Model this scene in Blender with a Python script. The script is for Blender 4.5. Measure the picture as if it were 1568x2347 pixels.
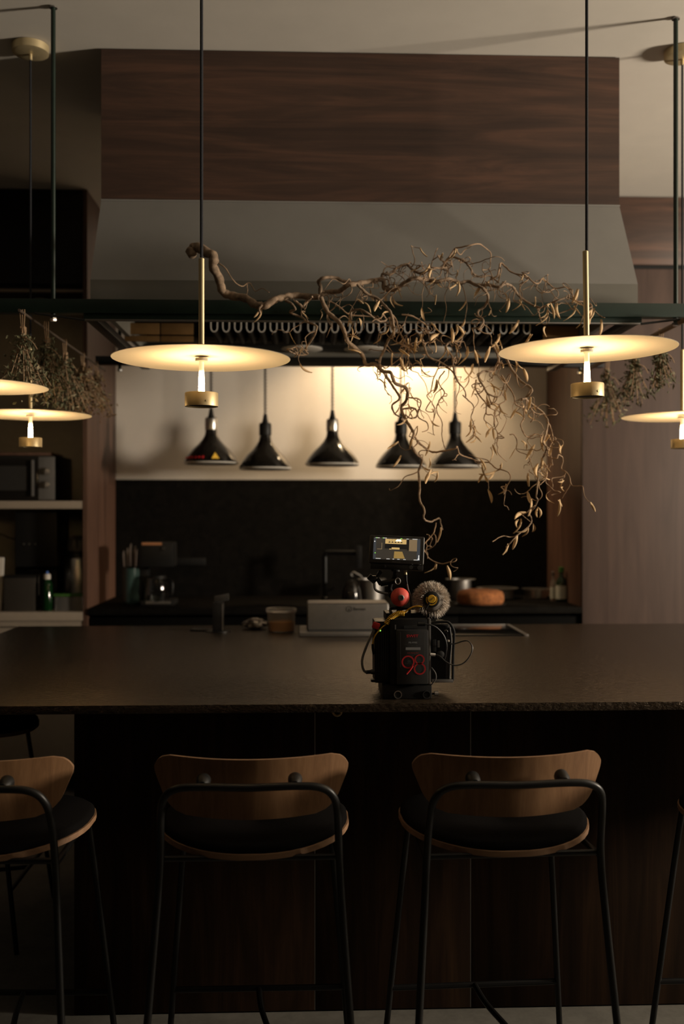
import bpy, bmesh, math, random
from mathutils import Vector, Matrix, Euler
random.seed(7)
sc = bpy.context.scene
for o in list(bpy.data.objects):
    bpy.data.objects.remove(o)
COL = sc.collection
PI = math.pi

# ------------------------------------------------------------------ camera
F, CX, CY, H = 2282.0, 784.0, 1173.5, 1.40        # focal length in pixels of a 1568 x 2347 frame
YAW = math.radians(2.08)
cam = bpy.data.cameras.new('camera')
cam_o = bpy.data.objects.new('camera', cam)
COL.objects.link(cam_o)
cam_o.location = (0, 0, H)
cam_o.rotation_euler = (PI / 2, 0, -YAW)
cam.sensor_fit = 'VERTICAL'
cam.sensor_height = 36.0
cam.sensor_width = 24.0
cam.lens = F / 2347 * 36.0
cam.clip_start = 0.05
cam.dof.use_dof = True
cam.dof.focus_distance = 2.52
cam.dof.aperture_fstop = 2.3
sc.camera = cam_o

# ------------------------------------------------------------------ world, large lights, exposure
world = bpy.data.worlds.new('world')
sc.world = world
world.use_nodes = True
wb = world.node_tree.nodes['Background']
wb.inputs[0].default_value = (1.0, 0.80, 0.58, 1)
wb.inputs[1].default_value = 0.010
sc.view_settings.view_transform = 'Standard'
sc.view_settings.look = 'None'
sc.view_settings.exposure = 0.0
sc.view_settings.gamma = 1.0
sc.view_settings.use_curve_mapping = False
sc.cycles.use_denoising = True
sc.cycles.max_bounces = 7
sc.cycles.diffuse_bounces = 4
sc.cycles.sample_clamp_indirect = 4.0


def light(name, kind, loc, target, energy, color, **kw):
    d = bpy.data.lights.new(name, kind)
    d.energy = energy
    d.color = color
    for k, v in kw.items():
        setattr(d, k, v)
    o = bpy.data.objects.new(name, d)
    COL.objects.link(o)
    o.location = loc
    o.rotation_euler = (Vector(target) - Vector(loc)).to_track_quat('-Z', 'Y').to_euler()
    return o


# low light from an unseen source to the right of the kitchen, and the ceiling spot over the pass
light('right_low_light', 'AREA', (4.8, 2.05, 1.80), (0.9, 3.2, 3.6), 300, (1.0, 0.86, 0.68), shape='RECTANGLE', size=0.4, size_y=0.5)
light('pass_spot', 'SPOT', (0.56, 5.42, 2.52), (0.50, 5.74, 1.95), 62, (1.0, 0.72, 0.42), spot_size=math.radians(120), spot_blend=0.5,
      shadow_soft_size=0.05)

# ------------------------------------------------------------------ pixel -> world helpers (photo layout)
FWD = Vector((math.sin(YAW), math.cos(YAW), 0))
RGT = Vector((math.cos(YAW), -math.sin(YAW), 0))


def P(px, py, Y):
    d = FWD + RGT * ((px - CX) / F) + Vector((0, 0, (CY - py) / F))
    t = Y / d.y
    return Vector((t * d.x, Y, H + t * d.z))


def G(px, py, Z):
    d = FWD + RGT * ((px - CX) / F) + Vector((0, 0, (CY - py) / F))
    t = (Z - H) / d.z
    return Vector((t * d.x, t * d.y, Z))


def PX(px, Y):
    return P(px, CY, Y).x


def PZ(px, py, Y):
    return P(px, py, Y).z


def K(Y):                      # metres per pixel at distance Y
    return Y / F


# ------------------------------------------------------------------ materials
def new_mat(name):
    m = bpy.data.materials.new(name)
    m.use_nodes = True
    nt = m.node_tree
    b = nt.nodes['Principled BSDF']
    return m, nt, b


def lk(nt, a, b):
    nt.links.new(a, b)


def coords(nt, scale=(1, 1, 1), rot=(0, 0, 0)):
    tc = nt.nodes.new('ShaderNodeTexCoord')
    mp = nt.nodes.new('ShaderNodeMapping')
    mp.inputs['Scale'].default_value = scale
    mp.inputs['Rotation'].default_value = rot
    lk(nt, tc.outputs['Object'], mp.inputs['Vector'])
    return mp.outputs['Vector']


def noise(nt, vec, scale, detail=4, rough=0.55, dist=0.0):
    n = nt.nodes.new('ShaderNodeTexNoise')
    n.inputs['Scale'].default_value = scale
    n.inputs['Detail'].default_value = detail
    n.inputs['Roughness'].default_value = rough
    n.inputs['Distortion'].default_value = dist
    lk(nt, vec, n.inputs['Vector'])
    return n.outputs['Fac']


def ramp(nt, fac, stops):
    r = nt.nodes.new('ShaderNodeValToRGB')
    els = r.color_ramp.elements
    while len(els) < len(stops):
        els.new(0.5)
    for e, (p, c) in zip(els, stops):
        e.position = p
        e.color = (c[0], c[1], c[2], 1)
    lk(nt, fac, r.inputs['Fac'])
    return r.outputs['Color']


def bump(nt, b, fac, strength, dist=0.002):
    n = nt.nodes.new('ShaderNodeBump')
    n.inputs['Strength'].default_value = strength
    n.inputs['Distance'].default_value = dist
    lk(nt, fac, n.inputs['Height'])
    lk(nt, n.outputs['Normal'], b.inputs['Normal'])


def M(name, col, rough=0.5, metal=0.0, var=0.12, scale=30, bmp=0.0, spec=0.5, trans=0.0, ior=1.45, coat=0.0, stretch=(1, 1, 1)):
    m, nt, b = new_mat(name)
    v = coords(nt, stretch)
    f = noise(nt, v, scale, 4)
    lo = [max(0, c * (1 - var)) for c in col]
    hi = [min(1, c * (1 + var)) for c in col]
    lk(nt, ramp(nt, f, [(0.3, lo), (0.7, hi)]), b.inputs['Base Color'])
    b.inputs['Roughness'].default_value = rough
    b.inputs['Metallic'].default_value = metal
    b.inputs['Specular IOR Level'].default_value = spec
    b.inputs['Transmission Weight'].default_value = trans
    b.inputs['IOR'].default_value = ior
    b.inputs['Coat Weight'].default_value = coat
    if bmp:
        bump(nt, b, noise(nt, v, scale * 6, 3), bmp)
    return m


def emis(name, col, strength):
    m, nt, b = new_mat(name)
    b.inputs['Base Color'].default_value = (*col, 1)
    b.inputs['Emission Color'].default_value = (*col, 1)
    b.inputs['Emission Strength'].default_value = strength
    b.inputs['Roughness'].default_value = 0.5
    return m


def wood(name, c, grain='x', rough=0.45, freq=1.0, spec=0.5, bmp=0.15):
    """c = (dark, mid, light); grain runs along an axis"""
    m, nt, b = new_mat(name)
    long_, cross = 0.85 * freq, 9.0 * freq
    s = {'x': (long_, cross, cross), 'y': (cross, long_, cross), 'z': (cross, cross, long_)}[grain]
    v = coords(nt, s)
    f1 = noise(nt, v, 1.3, 8, 0.62, 1.6)
    s2 = tuple(a * (1.0 if a < 2 else 14.0) * 2.0 for a in s)
    f2 = noise(nt, coords(nt, s2), 1.0, 3, 0.5)
    mx = nt.nodes.new('ShaderNodeMath')
    mx.operation = 'MULTIPLY_ADD'
    lk(nt, f2, mx.inputs[0])
    mx.inputs[1].default_value = 0.22
    lk(nt, f1, mx.inputs[2])
    col = ramp(nt, mx.outputs[0], [(0.38, c[0]), (0.60, c[1]), (0.86, c[2])])
    lk(nt, col, b.inputs['Base Color'])
    b.inputs['Roughness'].default_value = rough
    b.inputs['Specular IOR Level'].default_value = spec
    if bmp:
        bump(nt, b, f2, bmp, 0.0006)
    return m


def stone(name, c, rough, bscale, bmp, stretch=(1, 1, 1), fleck=None):
    m, nt, b = new_mat(name)
    v = coords(nt, stretch)
    f = noise(nt, v, bscale * (0.6 if bmp > 0.7 else 0.45), 6, 0.75)
    stops = [(0.35, c[0]), (0.62, c[1])]
    if fleck:
        stops.append((0.74, fleck))
    lk(nt, ramp(nt, f, stops), b.inputs['Base Color'])
    b.inputs['Roughness'].default_value = rough
    bump(nt, b, noise(nt, v, bscale, 4, 0.6), bmp, 0.0044 if bmp > 0.7 else 0.002)
    return m


MT = {}
MT['paint_ceiling'] = M('ceiling_paint', (0.62, 0.58, 0.52), 0.9, var=0.03, scale=6)
MT['paint_hood'] = M('hood_paint', (0.20, 0.192, 0.178), 0.75, var=0.04, scale=8)
MT['paint_fascia'] = M('hood_fascia', (0.125, 0.118, 0.100), 0.6, var=0.08, scale=6)
MT['paint_wall'] = M('wall_paint', (0.60, 0.55, 0.49), 0.85, var=0.03, scale=5)
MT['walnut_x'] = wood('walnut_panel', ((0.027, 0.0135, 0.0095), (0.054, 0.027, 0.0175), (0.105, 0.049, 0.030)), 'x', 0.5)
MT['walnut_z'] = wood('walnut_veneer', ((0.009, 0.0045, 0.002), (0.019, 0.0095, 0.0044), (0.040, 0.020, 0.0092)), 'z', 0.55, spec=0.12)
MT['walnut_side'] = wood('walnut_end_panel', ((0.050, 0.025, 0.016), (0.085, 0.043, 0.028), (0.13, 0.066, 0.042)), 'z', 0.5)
MT['taupe_z'] = wood('taupe_veneer', ((0.044, 0.029, 0.024), (0.062, 0.041, 0.034), (0.086, 0.056, 0.045)), 'z', 0.55, freq=0.7, spec=0.2)
MT['oak'] = wood('stool_veneer', ((0.115, 0.056, 0.024), (0.17, 0.088, 0.040), (0.23, 0.125, 0.060)), 'z', 0.5, spec=0.25, freq=2.2)
MT['ply_edge'] = wood('plywood_edge', ((0.15, 0.078, 0.038), (0.21, 0.115, 0.06), (0.26, 0.15, 0.08)), 'x', 0.6, freq=2.0)
MT['rail_wood'] = wood('rail_wood', ((0.06, 0.035, 0.018), (0.12, 0.07, 0.036), (0.2, 0.12, 0.06)), 'y', 0.6, freq=2.0)
MT['granite'] = stone('worktop_granite', ((0.006, 0.0044, 0.003), (0.036, 0.026, 0.018)), 0.27, 85, 1.0, (0.75, 1.3, 1.3), (0.20, 0.145, 0.10))
MT['granite'].node_tree.nodes['Principled BSDF'].inputs['Specular IOR Level'].default_value = 0.95
MT['granite'].node_tree.nodes['Principled BSDF'].inputs['Specular Tint'].default_value = (1.0, 0.80, 0.60, 1)
MT['splash'] = stone('backsplash_stone', ((0.004, 0.0036, 0.003), (0.0075, 0.0065, 0.0055)), 0.75, 60, 0.1, fleck=(0.012, 0.011, 0.0095))
MT['splash'].node_tree.nodes['Principled BSDF'].inputs['Specular IOR Level'].default_value = 0.03
MT['concrete'] = stone('floor_concrete', ((0.10, 0.093, 0.078), (0.145, 0.135, 0.115)), 0.7, 30, 0.1)
MT['green'] = M('green_steel', (0.006, 0.016, 0.0105), 0.42, var=0.15)
MT['black_steel'] = M('black_steel', (0.006, 0.0058, 0.0055), 0.4, var=0.15, spec=0.35)
MT['black_plastic'] = M('black_plastic', (0.006, 0.0058, 0.0056), 0.5, var=0.1, spec=0.35)
MT['black_matte'] = M('black_matte', (0.006, 0.006, 0.006), 0.8, var=0.1)
MT['black_gloss'] = M('black_enamel', (0.008, 0.007, 0.006), 0.16, var=0.1, coat=0.3)
MT['dark_grey'] = M('dark_grey_plastic', (0.020, 0.0195, 0.019), 0.5, var=0.1)
MT['mid_grey'] = M('grey_plastic', (0.11, 0.105, 0.10), 0.45, var=0.08)
MT['steel'] = M('brushed_steel', (0.55, 0.53, 0.50), 0.32, 1.0, var=0.08, scale=60, stretch=(1, 1, 8))
MT['steel_satin'] = M('satin_steel', (0.27, 0.255, 0.24), 0.48, 1.0, var=0.05, scale=40)
MT['chrome'] = M('chrome', (0.75, 0.74, 0.72), 0.14, 1.0, var=0.02)
MT['brass'] = M('brushed_brass', (0.60, 0.49, 0.29), 0.45, 0.6, var=0.05, scale=80, stretch=(1, 1, 0.1))
MT['disc_white'] = M('lamp_reflector', (0.78, 0.74, 0.66), 0.7, var=0.01)
MT['disc_top'] = M('lamp_disc_top', (0.42, 0.36, 0.27), 0.6, var=0.03)
def glow_mat():
    m, nt, b = new_mat('lamp_diffuser')          # LED sits in the housing and feeds the stem from below
    tc = nt.nodes.new('ShaderNodeTexCoord')
    sp = nt.nodes.new('ShaderNodeSeparateXYZ')
    lk(nt, tc.outputs['Object'], sp.inputs[0])
    mr = nt.nodes.new('ShaderNodeMapRange')
    mr.inputs['From Min'].default_value = 0.032
    mr.inputs['From Max'].default_value = 0.085
    mr.inputs['To Min'].default_value = 1.0
    mr.inputs['To Max'].default_value = 0.0
    lk(nt, sp.outputs['Z'], mr.inputs['Value'])
    pw = nt.nodes.new('ShaderNodeMath')
    pw.operation = 'POWER'
    pw.inputs[1].default_value = 2.0
    lk(nt, mr.outputs[0], pw.inputs[0])
    ma = nt.nodes.new('ShaderNodeMath')
    ma.operation = 'MULTIPLY_ADD'
    ma.inputs[1].default_value = GLOW
    ma.inputs[2].default_value = 1.0
    lk(nt, pw.outputs[0], ma.inputs[0])
    b.inputs['Base Color'].default_value = (0.8, 0.7, 0.55, 1)
    b.inputs['Emission Color'].default_value = (1.0, 0.64, 0.29, 1)
    lk(nt, ma.outputs[0], b.inputs['Emission Strength'])
    return m


GLOW = 900.0
MT['glow'] = glow_mat()
MT['cord'] = M('textile_cord', (0.012, 0.013, 0.018), 0.8, var=0.4, scale=400, bmp=0.4)
MT['bark'] = M('branch_bark', (0.23, 0.16, 0.105), 0.85, var=0.45, scale=70, bmp=0.6)
MT['twig'] = M('twig_bark', (0.27, 0.175, 0.105), 0.8, var=0.4, scale=60)
MT['leaf'] = M('dry_leaf', (0.55, 0.38, 0.21), 0.8, var=0.35, scale=60)
MT['herb'] = M('dried_herb', (0.085, 0.085, 0.045), 0.9, var=0.6, scale=45)
MT['herb_pale'] = M('dried_herb_pale', (0.19, 0.16, 0.10), 0.9, var=0.5, scale=45)
MT['herb_brown'] = M('dried_herb_brown', (0.16, 0.10, 0.045), 0.9, var=0.5, scale=45)
MT['twine'] = M('twine', (0.26, 0.17, 0.10), 0.9, var=0.3, scale=200)
MT['beige'] = M('beige_laminate', (0.26, 0.215, 0.17), 0.5, var=0.04)
MT['white_plastic'] = M('white_plastic', (0.50, 0.46, 0.41), 0.5, var=0.03)
MT['white_enamel'] = M('white_enamel', (0.72, 0.68, 0.62), 0.4, var=0.02)
MT['black_fabric'] = M('black_upholstery', (0.0055, 0.005, 0.005), 0.95, var=0.3, scale=300, bmp=0.2, spec=0.02)
MT['red_grip'] = M('red_silicone', (0.62, 0.075, 0.055), 0.6, var=0.1, scale=80)
MT['red_print'] = M('red_print', (0.42, 0.012, 0.014), 0.6, var=0.02)
MT['red_plastic'] = M('red_plastic', (0.42, 0.02, 0.018), 0.5, var=0.05)
MT['grey_print'] = M('grey_print', (0.22, 0.22, 0.22), 0.6, var=0.02)
MT['dim_print'] = M('dim_print', (0.07, 0.07, 0.07), 0.6, var=0.02)
MT['yellow'] = M('yellow_plastic', (0.60, 0.34, 0.02), 0.45, var=0.06)
MT['yellow_print'] = M('yellow_print', (0.85, 0.52, 0.06), 0.6, var=0.02)
MT['red_label'] = M('red_label', (0.60, 0.02, 0.025), 0.6, var=0.02)
MT['fur'] = M('windshield_fur', (0.62, 0.55, 0.48), 0.9, var=0.5, scale=120)
MT['fur_dark'] = M('windshield_fur_base', (0.16, 0.14, 0.12), 0.95, var=0.3)
MT['braid'] = M('braided_cable', (0.09, 0.085, 0.08), 0.7, var=0.6, scale=600)
MT['cable'] = M('black_cable', (0.018, 0.017, 0.017), 0.42, var=0.1)
MT['glass'] = M('clear_glass', (0.95, 0.97, 0.96), 0.03, var=0.0, trans=1.0)
MT['glass_green'] = M('green_glass', (0.007, 0.04, 0.010), 0.06, var=0.05, trans=0.5)
MT['glass_dark'] = M('dark_bottle_glass', (0.012, 0.022, 0.010), 0.08, var=0.05, coat=0.4)
MT['glass_black'] = M('black_cooktop_glass', (0.006, 0.006, 0.006), 0.10, var=0.05)
MT['clear_tub'] = M('clear_tub_plastic', (0.92, 0.88, 0.82), 0.22, var=0.02, trans=0.92)
MT['orange_food'] = M('orange_puree', (0.95, 0.44, 0.08), 0.7, var=0.1, scale=40, bmp=0.3)
MT['cake'] = M('baked_cake', (0.27, 0.095, 0.028), 0.85, var=0.45, scale=55, bmp=0.8)
MT['copper'] = M('copper_trim', (0.70, 0.36, 0.20), 0.35, 0.8, var=0.03)
MT['foil'] = M('crumpled_foil', (0.34, 0.32, 0.30), 0.35, 0.8, var=0.3, scale=50)
MT['paper_label'] = M('paper_label', (0.42, 0.42, 0.37), 0.8, var=0.1)
MT['blue_plastic'] = M('blue_plastic', (0.03, 0.10, 0.36), 0.5, var=0.05)
MT['green_lid'] = M('green_lid', (0.035, 0.11, 0.018), 0.5, var=0.05)
MT['screen_dark'] = emis('screen_background', (0.055, 0.047, 0.036), 0.55)
MT['screen_wall'] = emis('screen_bright_wall', (0.62, 0.42, 0.16), 0.75)
MT['screen_hot'] = emis('screen_highlight', (1.0, 0.92, 0.72), 1.2)
MT['screen_mid'] = emis('screen_cabinet', (0.28, 0.20, 0.11), 0.55)
MT['screen_gold'] = emis('screen_counter', (0.42, 0.27, 0.08), 0.55)
MT['screen_black'] = emis('screen_black', (0.012, 0.011, 0.01), 0.5)
MT['screen_text'] = emis('screen_text', (0.85, 0.85, 0.82), 0.7)
MT['screen_green'] = emis('screen_green_mark', (0.25, 0.75, 0.1), 0.8)
MT['screen_edge'] = emis('screen_side_bar', (0.075, 0.085, 0.10), 0.4)
MT['baffle_dark'] = M('shaded_steel', (0.045, 0.040, 0.035), 0.5, 0.7, var=0.2)  # shade under the hood put into the channel colour
MT['void'] = M('black_door_paint', (0.0022, 0.002, 0.0018), 0.7, var=0.1, spec=0.05)
MT['twig_dark'] = M('dark_twig', (0.05, 0.034, 0.022), 0.8, var=0.3)
MT['lip_steel'] = M('lit_steel_lip', (0.74, 0.71, 0.66), 0.45, 0.25, var=0.05)  # light on the channel ends put into the lip colour
MT['bronze'] = M('bronze_plate', (0.20, 0.115, 0.045), 0.5, 0.6, var=0.1)
MT['door_black'] = M('black_door_veneer', (0.0035, 0.003, 0.0027), 0.5, var=0.3)
MT['niche_back'] = M('niche_back', (0.36, 0.32, 0.26), 0.8, var=0.05)
MT['led_green'] = emis('green_status_light', (0.35, 0.9, 0.1), 1.5)

# ------------------------------------------------------------------ mesh helpers
WL = {}                        # world location of every object that parents others


class MB:
    def __init__(self):
        self.v, self.f = [], []

    def add(self, verts, faces):
        n = len(self.v)
        self.v += [Vector(p) for p in verts]
        self.f += [tuple(i + n for i in q) for q in faces]
        return self

    def box(self, x0, x1, y0, y1, z0, z1, bev=0.0, seg=2):
        c = Vector(((x0 + x1) / 2, (y0 + y1) / 2, (z0 + z1) / 2))
        return self.obox(c, (x1 - x0, y1 - y0, z1 - z0), None, bev, seg)

    def obox(self, c, size, rot=None, bev=0.0, seg=2):
        sx, sy, sz = (abs(s) / 2 for s in size)
        if bev <= 0:
            vs = [Vector((a * sx, b * sy, d * sz)) for a in (-1, 1) for b in (-1, 1) for d in (-1, 1)]
            fs = [(0, 1, 3, 2), (4, 6, 7, 5), (0, 4, 5, 1), (2, 3, 7, 6), (0, 2, 6, 4), (1, 5, 7, 3)]
        else:
            bm = bmesh.new()
            bmesh.ops.create_cube(bm, size=2.0)
            for q in bm.verts:
                q.co = Vector((q.co.x * sx, q.co.y * sy, q.co.z * sz))
            bmesh.ops.bevel(bm, geom=list(bm.edges), offset=min(bev, 0.49 * 2 * min(sx, sy, sz)), segments=seg, profile=0.6, affect='EDGES')
            bm.verts.index_update()
            vs = [q.co.copy() for q in bm.verts]
            fs = [tuple(q.index for q in fc.verts) for fc in bm.faces]
            bm.free()
        if rot is not None:
            mm = rot if isinstance(rot, Matrix) else Euler(rot).to_matrix()
            vs = [mm @ q for q in vs]
        c = Vector(c)
        return self.add([q + c for q in vs], fs)

    def tube(self, pts, rad, n=8, closed=False, cap=True):
        pts = [Vector(p) for p in pts]
        m = len(pts)
        if m < 2:
            return self
        rads = rad if isinstance(rad, (list, tuple)) else [rad] * m
        tang = []
        for i in range(m):
            a = pts[(i - 1) % m] if closed else pts[max(i - 1, 0)]
            b = pts[(i + 1) % m] if closed else pts[min(i + 1, m - 1)]
            t = (b - a)
            tang.append(t.normalized() if t.length > 1e-9 else Vector((0, 0, 1)))
        up = Vector((0, 0, 1)) if abs(tang[0].z) < 0.9 else Vector((1, 0, 0))
        u = tang[0].cross(up).normalized()
        vs, fs = [], []
        for i in range(m):
            t = tang[i]
            u = (u - t * u.dot(t))
            u = u.normalized() if u.length > 1e-6 else t.orthogonal().normalized()
            w = t.cross(u)
            for k in range(n):
                a = 2 * PI * k / n
                vs.append(pts[i] + (u * math.cos(a) + w * math.sin(a)) * rads[i])
        rng = m if closed else m - 1
        for i in range(rng):
            j = (i + 1) % m
            for k in range(n):
                l = (k + 1) % n
                fs.append((i * n + k, i * n + l, j * n + l, j * n + k))
        if cap and not closed:
            fs.append(tuple(range(n - 1, -1, -1)))
            fs.append(tuple((m - 1) * n + k for k in range(n)))
        return self.add(vs, fs)

    def lathe(self, prof, o=(0, 0, 0), n=32, axis=None, cap=True):
        """prof: list of (r, h); axis: direction of h (default z)"""
        ax = Vector(axis).normalized() if axis is not None else Vector((0, 0, 1))
        u = ax.orthogonal().normalized()
        w = ax.cross(u)
        o = Vector(o)
        vs, fs = [], []
        for r, h in prof:
            for k in range(n):
                a = 2 * PI * k / n
                vs.append(o + ax * h + (u * math.cos(a) + w * math.sin(a)) * r)
        for i in range(len(prof) - 1):
            for k in range(n):
                l = (k + 1) % n
                fs.append((i * n + k, i * n + l, (i + 1) * n + l, (i + 1) * n + k))
        if cap:
            if prof[0][0] > 1e-6:
                fs.append(tuple(range(n - 1, -1, -1)))
            if prof[-1][0] > 1e-6:
                fs.append(tuple((len(prof) - 1) * n + k for k in range(n)))
        return self.add(vs, fs)

    def ball(self, c, r, n=16, sq=(1, 1, 1)):
        prof = [(max(1e-5, r * math.sin(PI * i / (n // 2 + 1))), -r * math.cos(PI * i / (n // 2 + 1))) for i in range(n // 2 + 2)]
        t = MB().lathe(prof, (0, 0, 0), n, cap=False)
        c = Vector(c)
        return self.add([c + Vector((q.x * sq[0], q.y * sq[1], q.z * sq[2])) for q in t.v], t.f)

    def prism(self, pts, d):
        """pts: 3-D outline; d: extrusion vector"""
        n = len(pts)
        d = Vector(d)
        vs = [Vector(p) for p in pts] + [Vector(p) + d for p in pts]
        fs = [tuple(range(n - 1, -1, -1)), tuple(range(n, 2 * n))]
        fs += [(i, (i + 1) % n, n + (i + 1) % n, n + i) for i in range(n)]
        return self.add(vs, fs)

    def build(self, name, mat, parent=None, kind=None, smooth=True, angle=35, label=None, world=True):
        off = WL.get(parent, Vector()) if (parent is not None and world) else Vector()
        me = bpy.data.meshes.new(name)
        me.from_pydata([tuple(q - off) for q in self.v], [], self.f)
        me.materials.append(MT[mat] if isinstance(mat, str) else mat)
        bm = bmesh.new()
        bm.from_mesh(me)
        bmesh.ops.recalc_face_normals(bm, faces=bm.faces)
        bm.to_mesh(me)
        bm.free()
        if smooth:
            me.polygons.foreach_set('use_smooth', [True] * len(me.polygons))
            me.set_sharp_from_angle(angle=math.radians(angle))
        me.update()
        o = bpy.data.objects.new(name, me)
        COL.objects.link(o)
        if parent is not None:
            o.parent = parent
            WL[o] = off.copy()
        else:
            WL[o] = Vector()
        if kind:
            o['kind'] = kind
        if label:
            o['label'] = label
        return o


def tag(o, label, cat, group=None, kind=None):
    o['label'] = label
    o['category'] = cat
    if group:
        o['group'] = group
    if kind:
        o['kind'] = kind
    return o


def thing(name, label, cat, loc=(0, 0, 0), group=None):
    o = bpy.data.objects.new(name, None)
    o.empty_display_size = 0.05
    COL.objects.link(o)
    o.location = loc
    WL[o] = Vector(loc)
    return tag(o, label, cat, group)


def structure(o, label=None):
    o['kind'] = 'structure'
    if label:
        o['label'] = label
    return o


def copy_tree(o, parent=None):
    c = o.copy()
    COL.objects.link(c)
    c.parent = parent
    for ch in list(o.children):
        copy_tree(ch, c)
    return c


def smooth_path(pts, sub=4, closed=False):
    """Catmull-Rom through points"""
    pts = [Vector(p) for p in pts]
    out = []
    n = len(pts)
    rng = n if closed else n - 1
    for i in range(rng):
        p0 = pts[(i - 1) % n] if closed or i > 0 else pts[0]
        p1, p2 = pts[i], pts[(i + 1) % n]
        p3 = pts[(i + 2) % n] if closed or i + 2 < n else pts[-1]
        for k in range(sub):
            t = k / sub
            out.append(0.5 * ((2 * p1) + (p2 - p0) * t + (2 * p0 - 5 * p1 + 4 * p2 - p3) * t * t + (3 * p1 - p0 - 3 * p2 + p3) * t ** 3))
    if not closed:
        out.append(pts[-1])
    return out


def text_mesh(name, body, size, mat, parent, o, right=None, up=None, align='CENTER', bold=0.0, sx=1.0):
    cu = bpy.data.curves.new(name, 'FONT')
    cu.body = body
    cu.size = size
    cu.align_x = align
    cu.align_y = 'CENTER'
    cu.offset = bold
    cu.resolution_u = 3
    t = bpy.data.objects.new(name + '_tmp', cu)
    COL.objects.link(t)
    dg = bpy.context.evaluated_depsgraph_get()
    dg.update()
    me0 = bpy.data.meshes.new_from_object(t.evaluated_get(dg))
    bpy.data.objects.remove(t)
    right = (right or Vector((1, 0, 0))).normalized()
    up = (up or Vector((0, 0, 1))).normalized()
    o = Vector(o)
    mb = MB()
    mb.v = [o + right * (q.co.x * sx) + up * q.co.y for q in me0.vertices]
    mb.f = [tuple(p.vertices) for p in me0.polygons]
    bpy.data.meshes.remove(me0)
    return mb.build(name, mat, parent, smooth=False)

# ================================================================== the room
ZC = 3.005                     # ceiling
YW, YF = 5.74, 4.99            # back wall, front plane of the tall cabinets
WT = 0.92                      # worktop height
structure(MB().box(-4.5, 5.0, -0.8, 6.0, -0.1, 0.0).build('floor', 'concrete'), 'pale grey concrete floor under the island')
structure(MB().box(-4.5, 5.0, 0.6, 6.0, ZC, ZC + 0.1).build('ceiling', 'paint_ceiling'), 'warm white plaster ceiling')
XL, XR = PX(200, YF), PX(1335, YF)
wall = structure(MB().box(-4.5, 5.0, YW, YW + 0.1, 0, ZC).build('wall_back', 'paint_wall'), 'cream painted back wall of the kitchen recess')
zs = PZ(750, 1100, YW)
MB().box(XL + 0.002, XR - 0.002, YW - 0.02, YW - 0.001, WT, zs).build('backsplash', 'splash', wall, label='dark stone backsplash')

# ---- left cabinet with open shelves
t = thing('shelf_cabinet', 'tall walnut cabinet with open shelves holding a microwave, its dark top doors reach the ceiling', 'cabinet', (XL - 0.5, YF, 0))
x_e = PX(190, YF)
XLL = -2.55
zt = PZ(100, 664, YF)
MB().box(x_e, XL, YF, YW - 0.003, 0.0, ZC - 0.003).build('side_panel', 'walnut_side', t)
MB().box(XLL, x_e - 0.001, 5.50, 5.52, 0.86, zt).build('back_panel', 'niche_back', t)
for i in range(2):
    xa = x_e - 0.004 - (i + 1) * 0.62 + 0.004
    xb = x_e - 0.004 - i * 0.62
    MB().box(xa, xb, YF + 0.002, YF + 0.022, zt + 0.03, ZC - 0.006, 0.002).build('upper_door', 'door_black', t)
MB().box(XLL, x_e - 0.002, YF + 0.024, 5.49, zt + 0.005, ZC - 0.01).build('upper_carcass', 'black_matte', t)
MB().box(XLL, x_e - 0.002, YF + 0.004, YF + 0.023, zt - 0.008, zt + 0.004).build('upper_trim', 'beige', t)
for px in (95,):
    c = P(px, 673, 5.2)
    MB().lathe([(0.040, 0), (0.042, 0.006), (0.036, 0.012)], (c.x, 5.2, zt - 0.010), 24).build('puck_light', 'steel_satin', t)
z1, z0 = PZ(100, 1148, YF), PZ(100, 1166, YF)
MB().box(XLL, x_e - 0.001, YF + 0.002, 5.498, z0, z1, 0.002).build('shelf', 'beige', t)
zc1, zc0 = PZ(100, 1403, YF), PZ(100, 1423, YF)
MB().box(XLL, x_e - 0.001, YF - 0.004, 5.498, zc0, zc1, 0.002).build('counter_shelf', 'beige', t)
MB().box(XLL, x_e - 0.001, YF + 0.004, 5.45, zc0 - 0.028, zc0 - 0.003).build('counter_rail', 'beige', t)
for i in range(2):
    MB().box(x_e - 0.004 - (i + 1) * 0.62, x_e - 0.008 - i * 0.62, YF + 0.004, YF + 0.024, 0.1, zc0 - 0.034, 0.002).build('lower_door', 'beige', t)
ZS1, ZS0 = z1, zc1             # heights the shelf things stand on

# ---- right tall cabinet
t = thing('tall_cabinet', 'tall taupe veneer cabinet with dark walnut upper doors beside the kitchen recess', 'cabinet', (XR + 0.5, YF, 0))
zr = PZ(1480, 611, YF)
MB().box(XR, XR + 0.018, YF + 0.024, YW - 0.003, 0, ZC - 0.003).build('side_panel', 'walnut_side', t)
MB().box(XR + 0.019, XR + 1.9, YF + 0.05, YW - 0.01, 0.0, ZC - 0.004).build('carcass', 'black_matte', t)
for i in range(3):
    a, b = XR + 0.001 + i * 0.62, XR + 0.618 + i * 0.62
    MB().box(a, b, YF, YF + 0.022, zr + 0.010, ZC - 0.008, 0.0015).build('upper_door', 'walnut_x', t)
    MB().box(a, b, YF, YF + 0.022, 0.08, zr - 0.012, 0.0015).build('lower_door', 'taupe_z', t)

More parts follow.
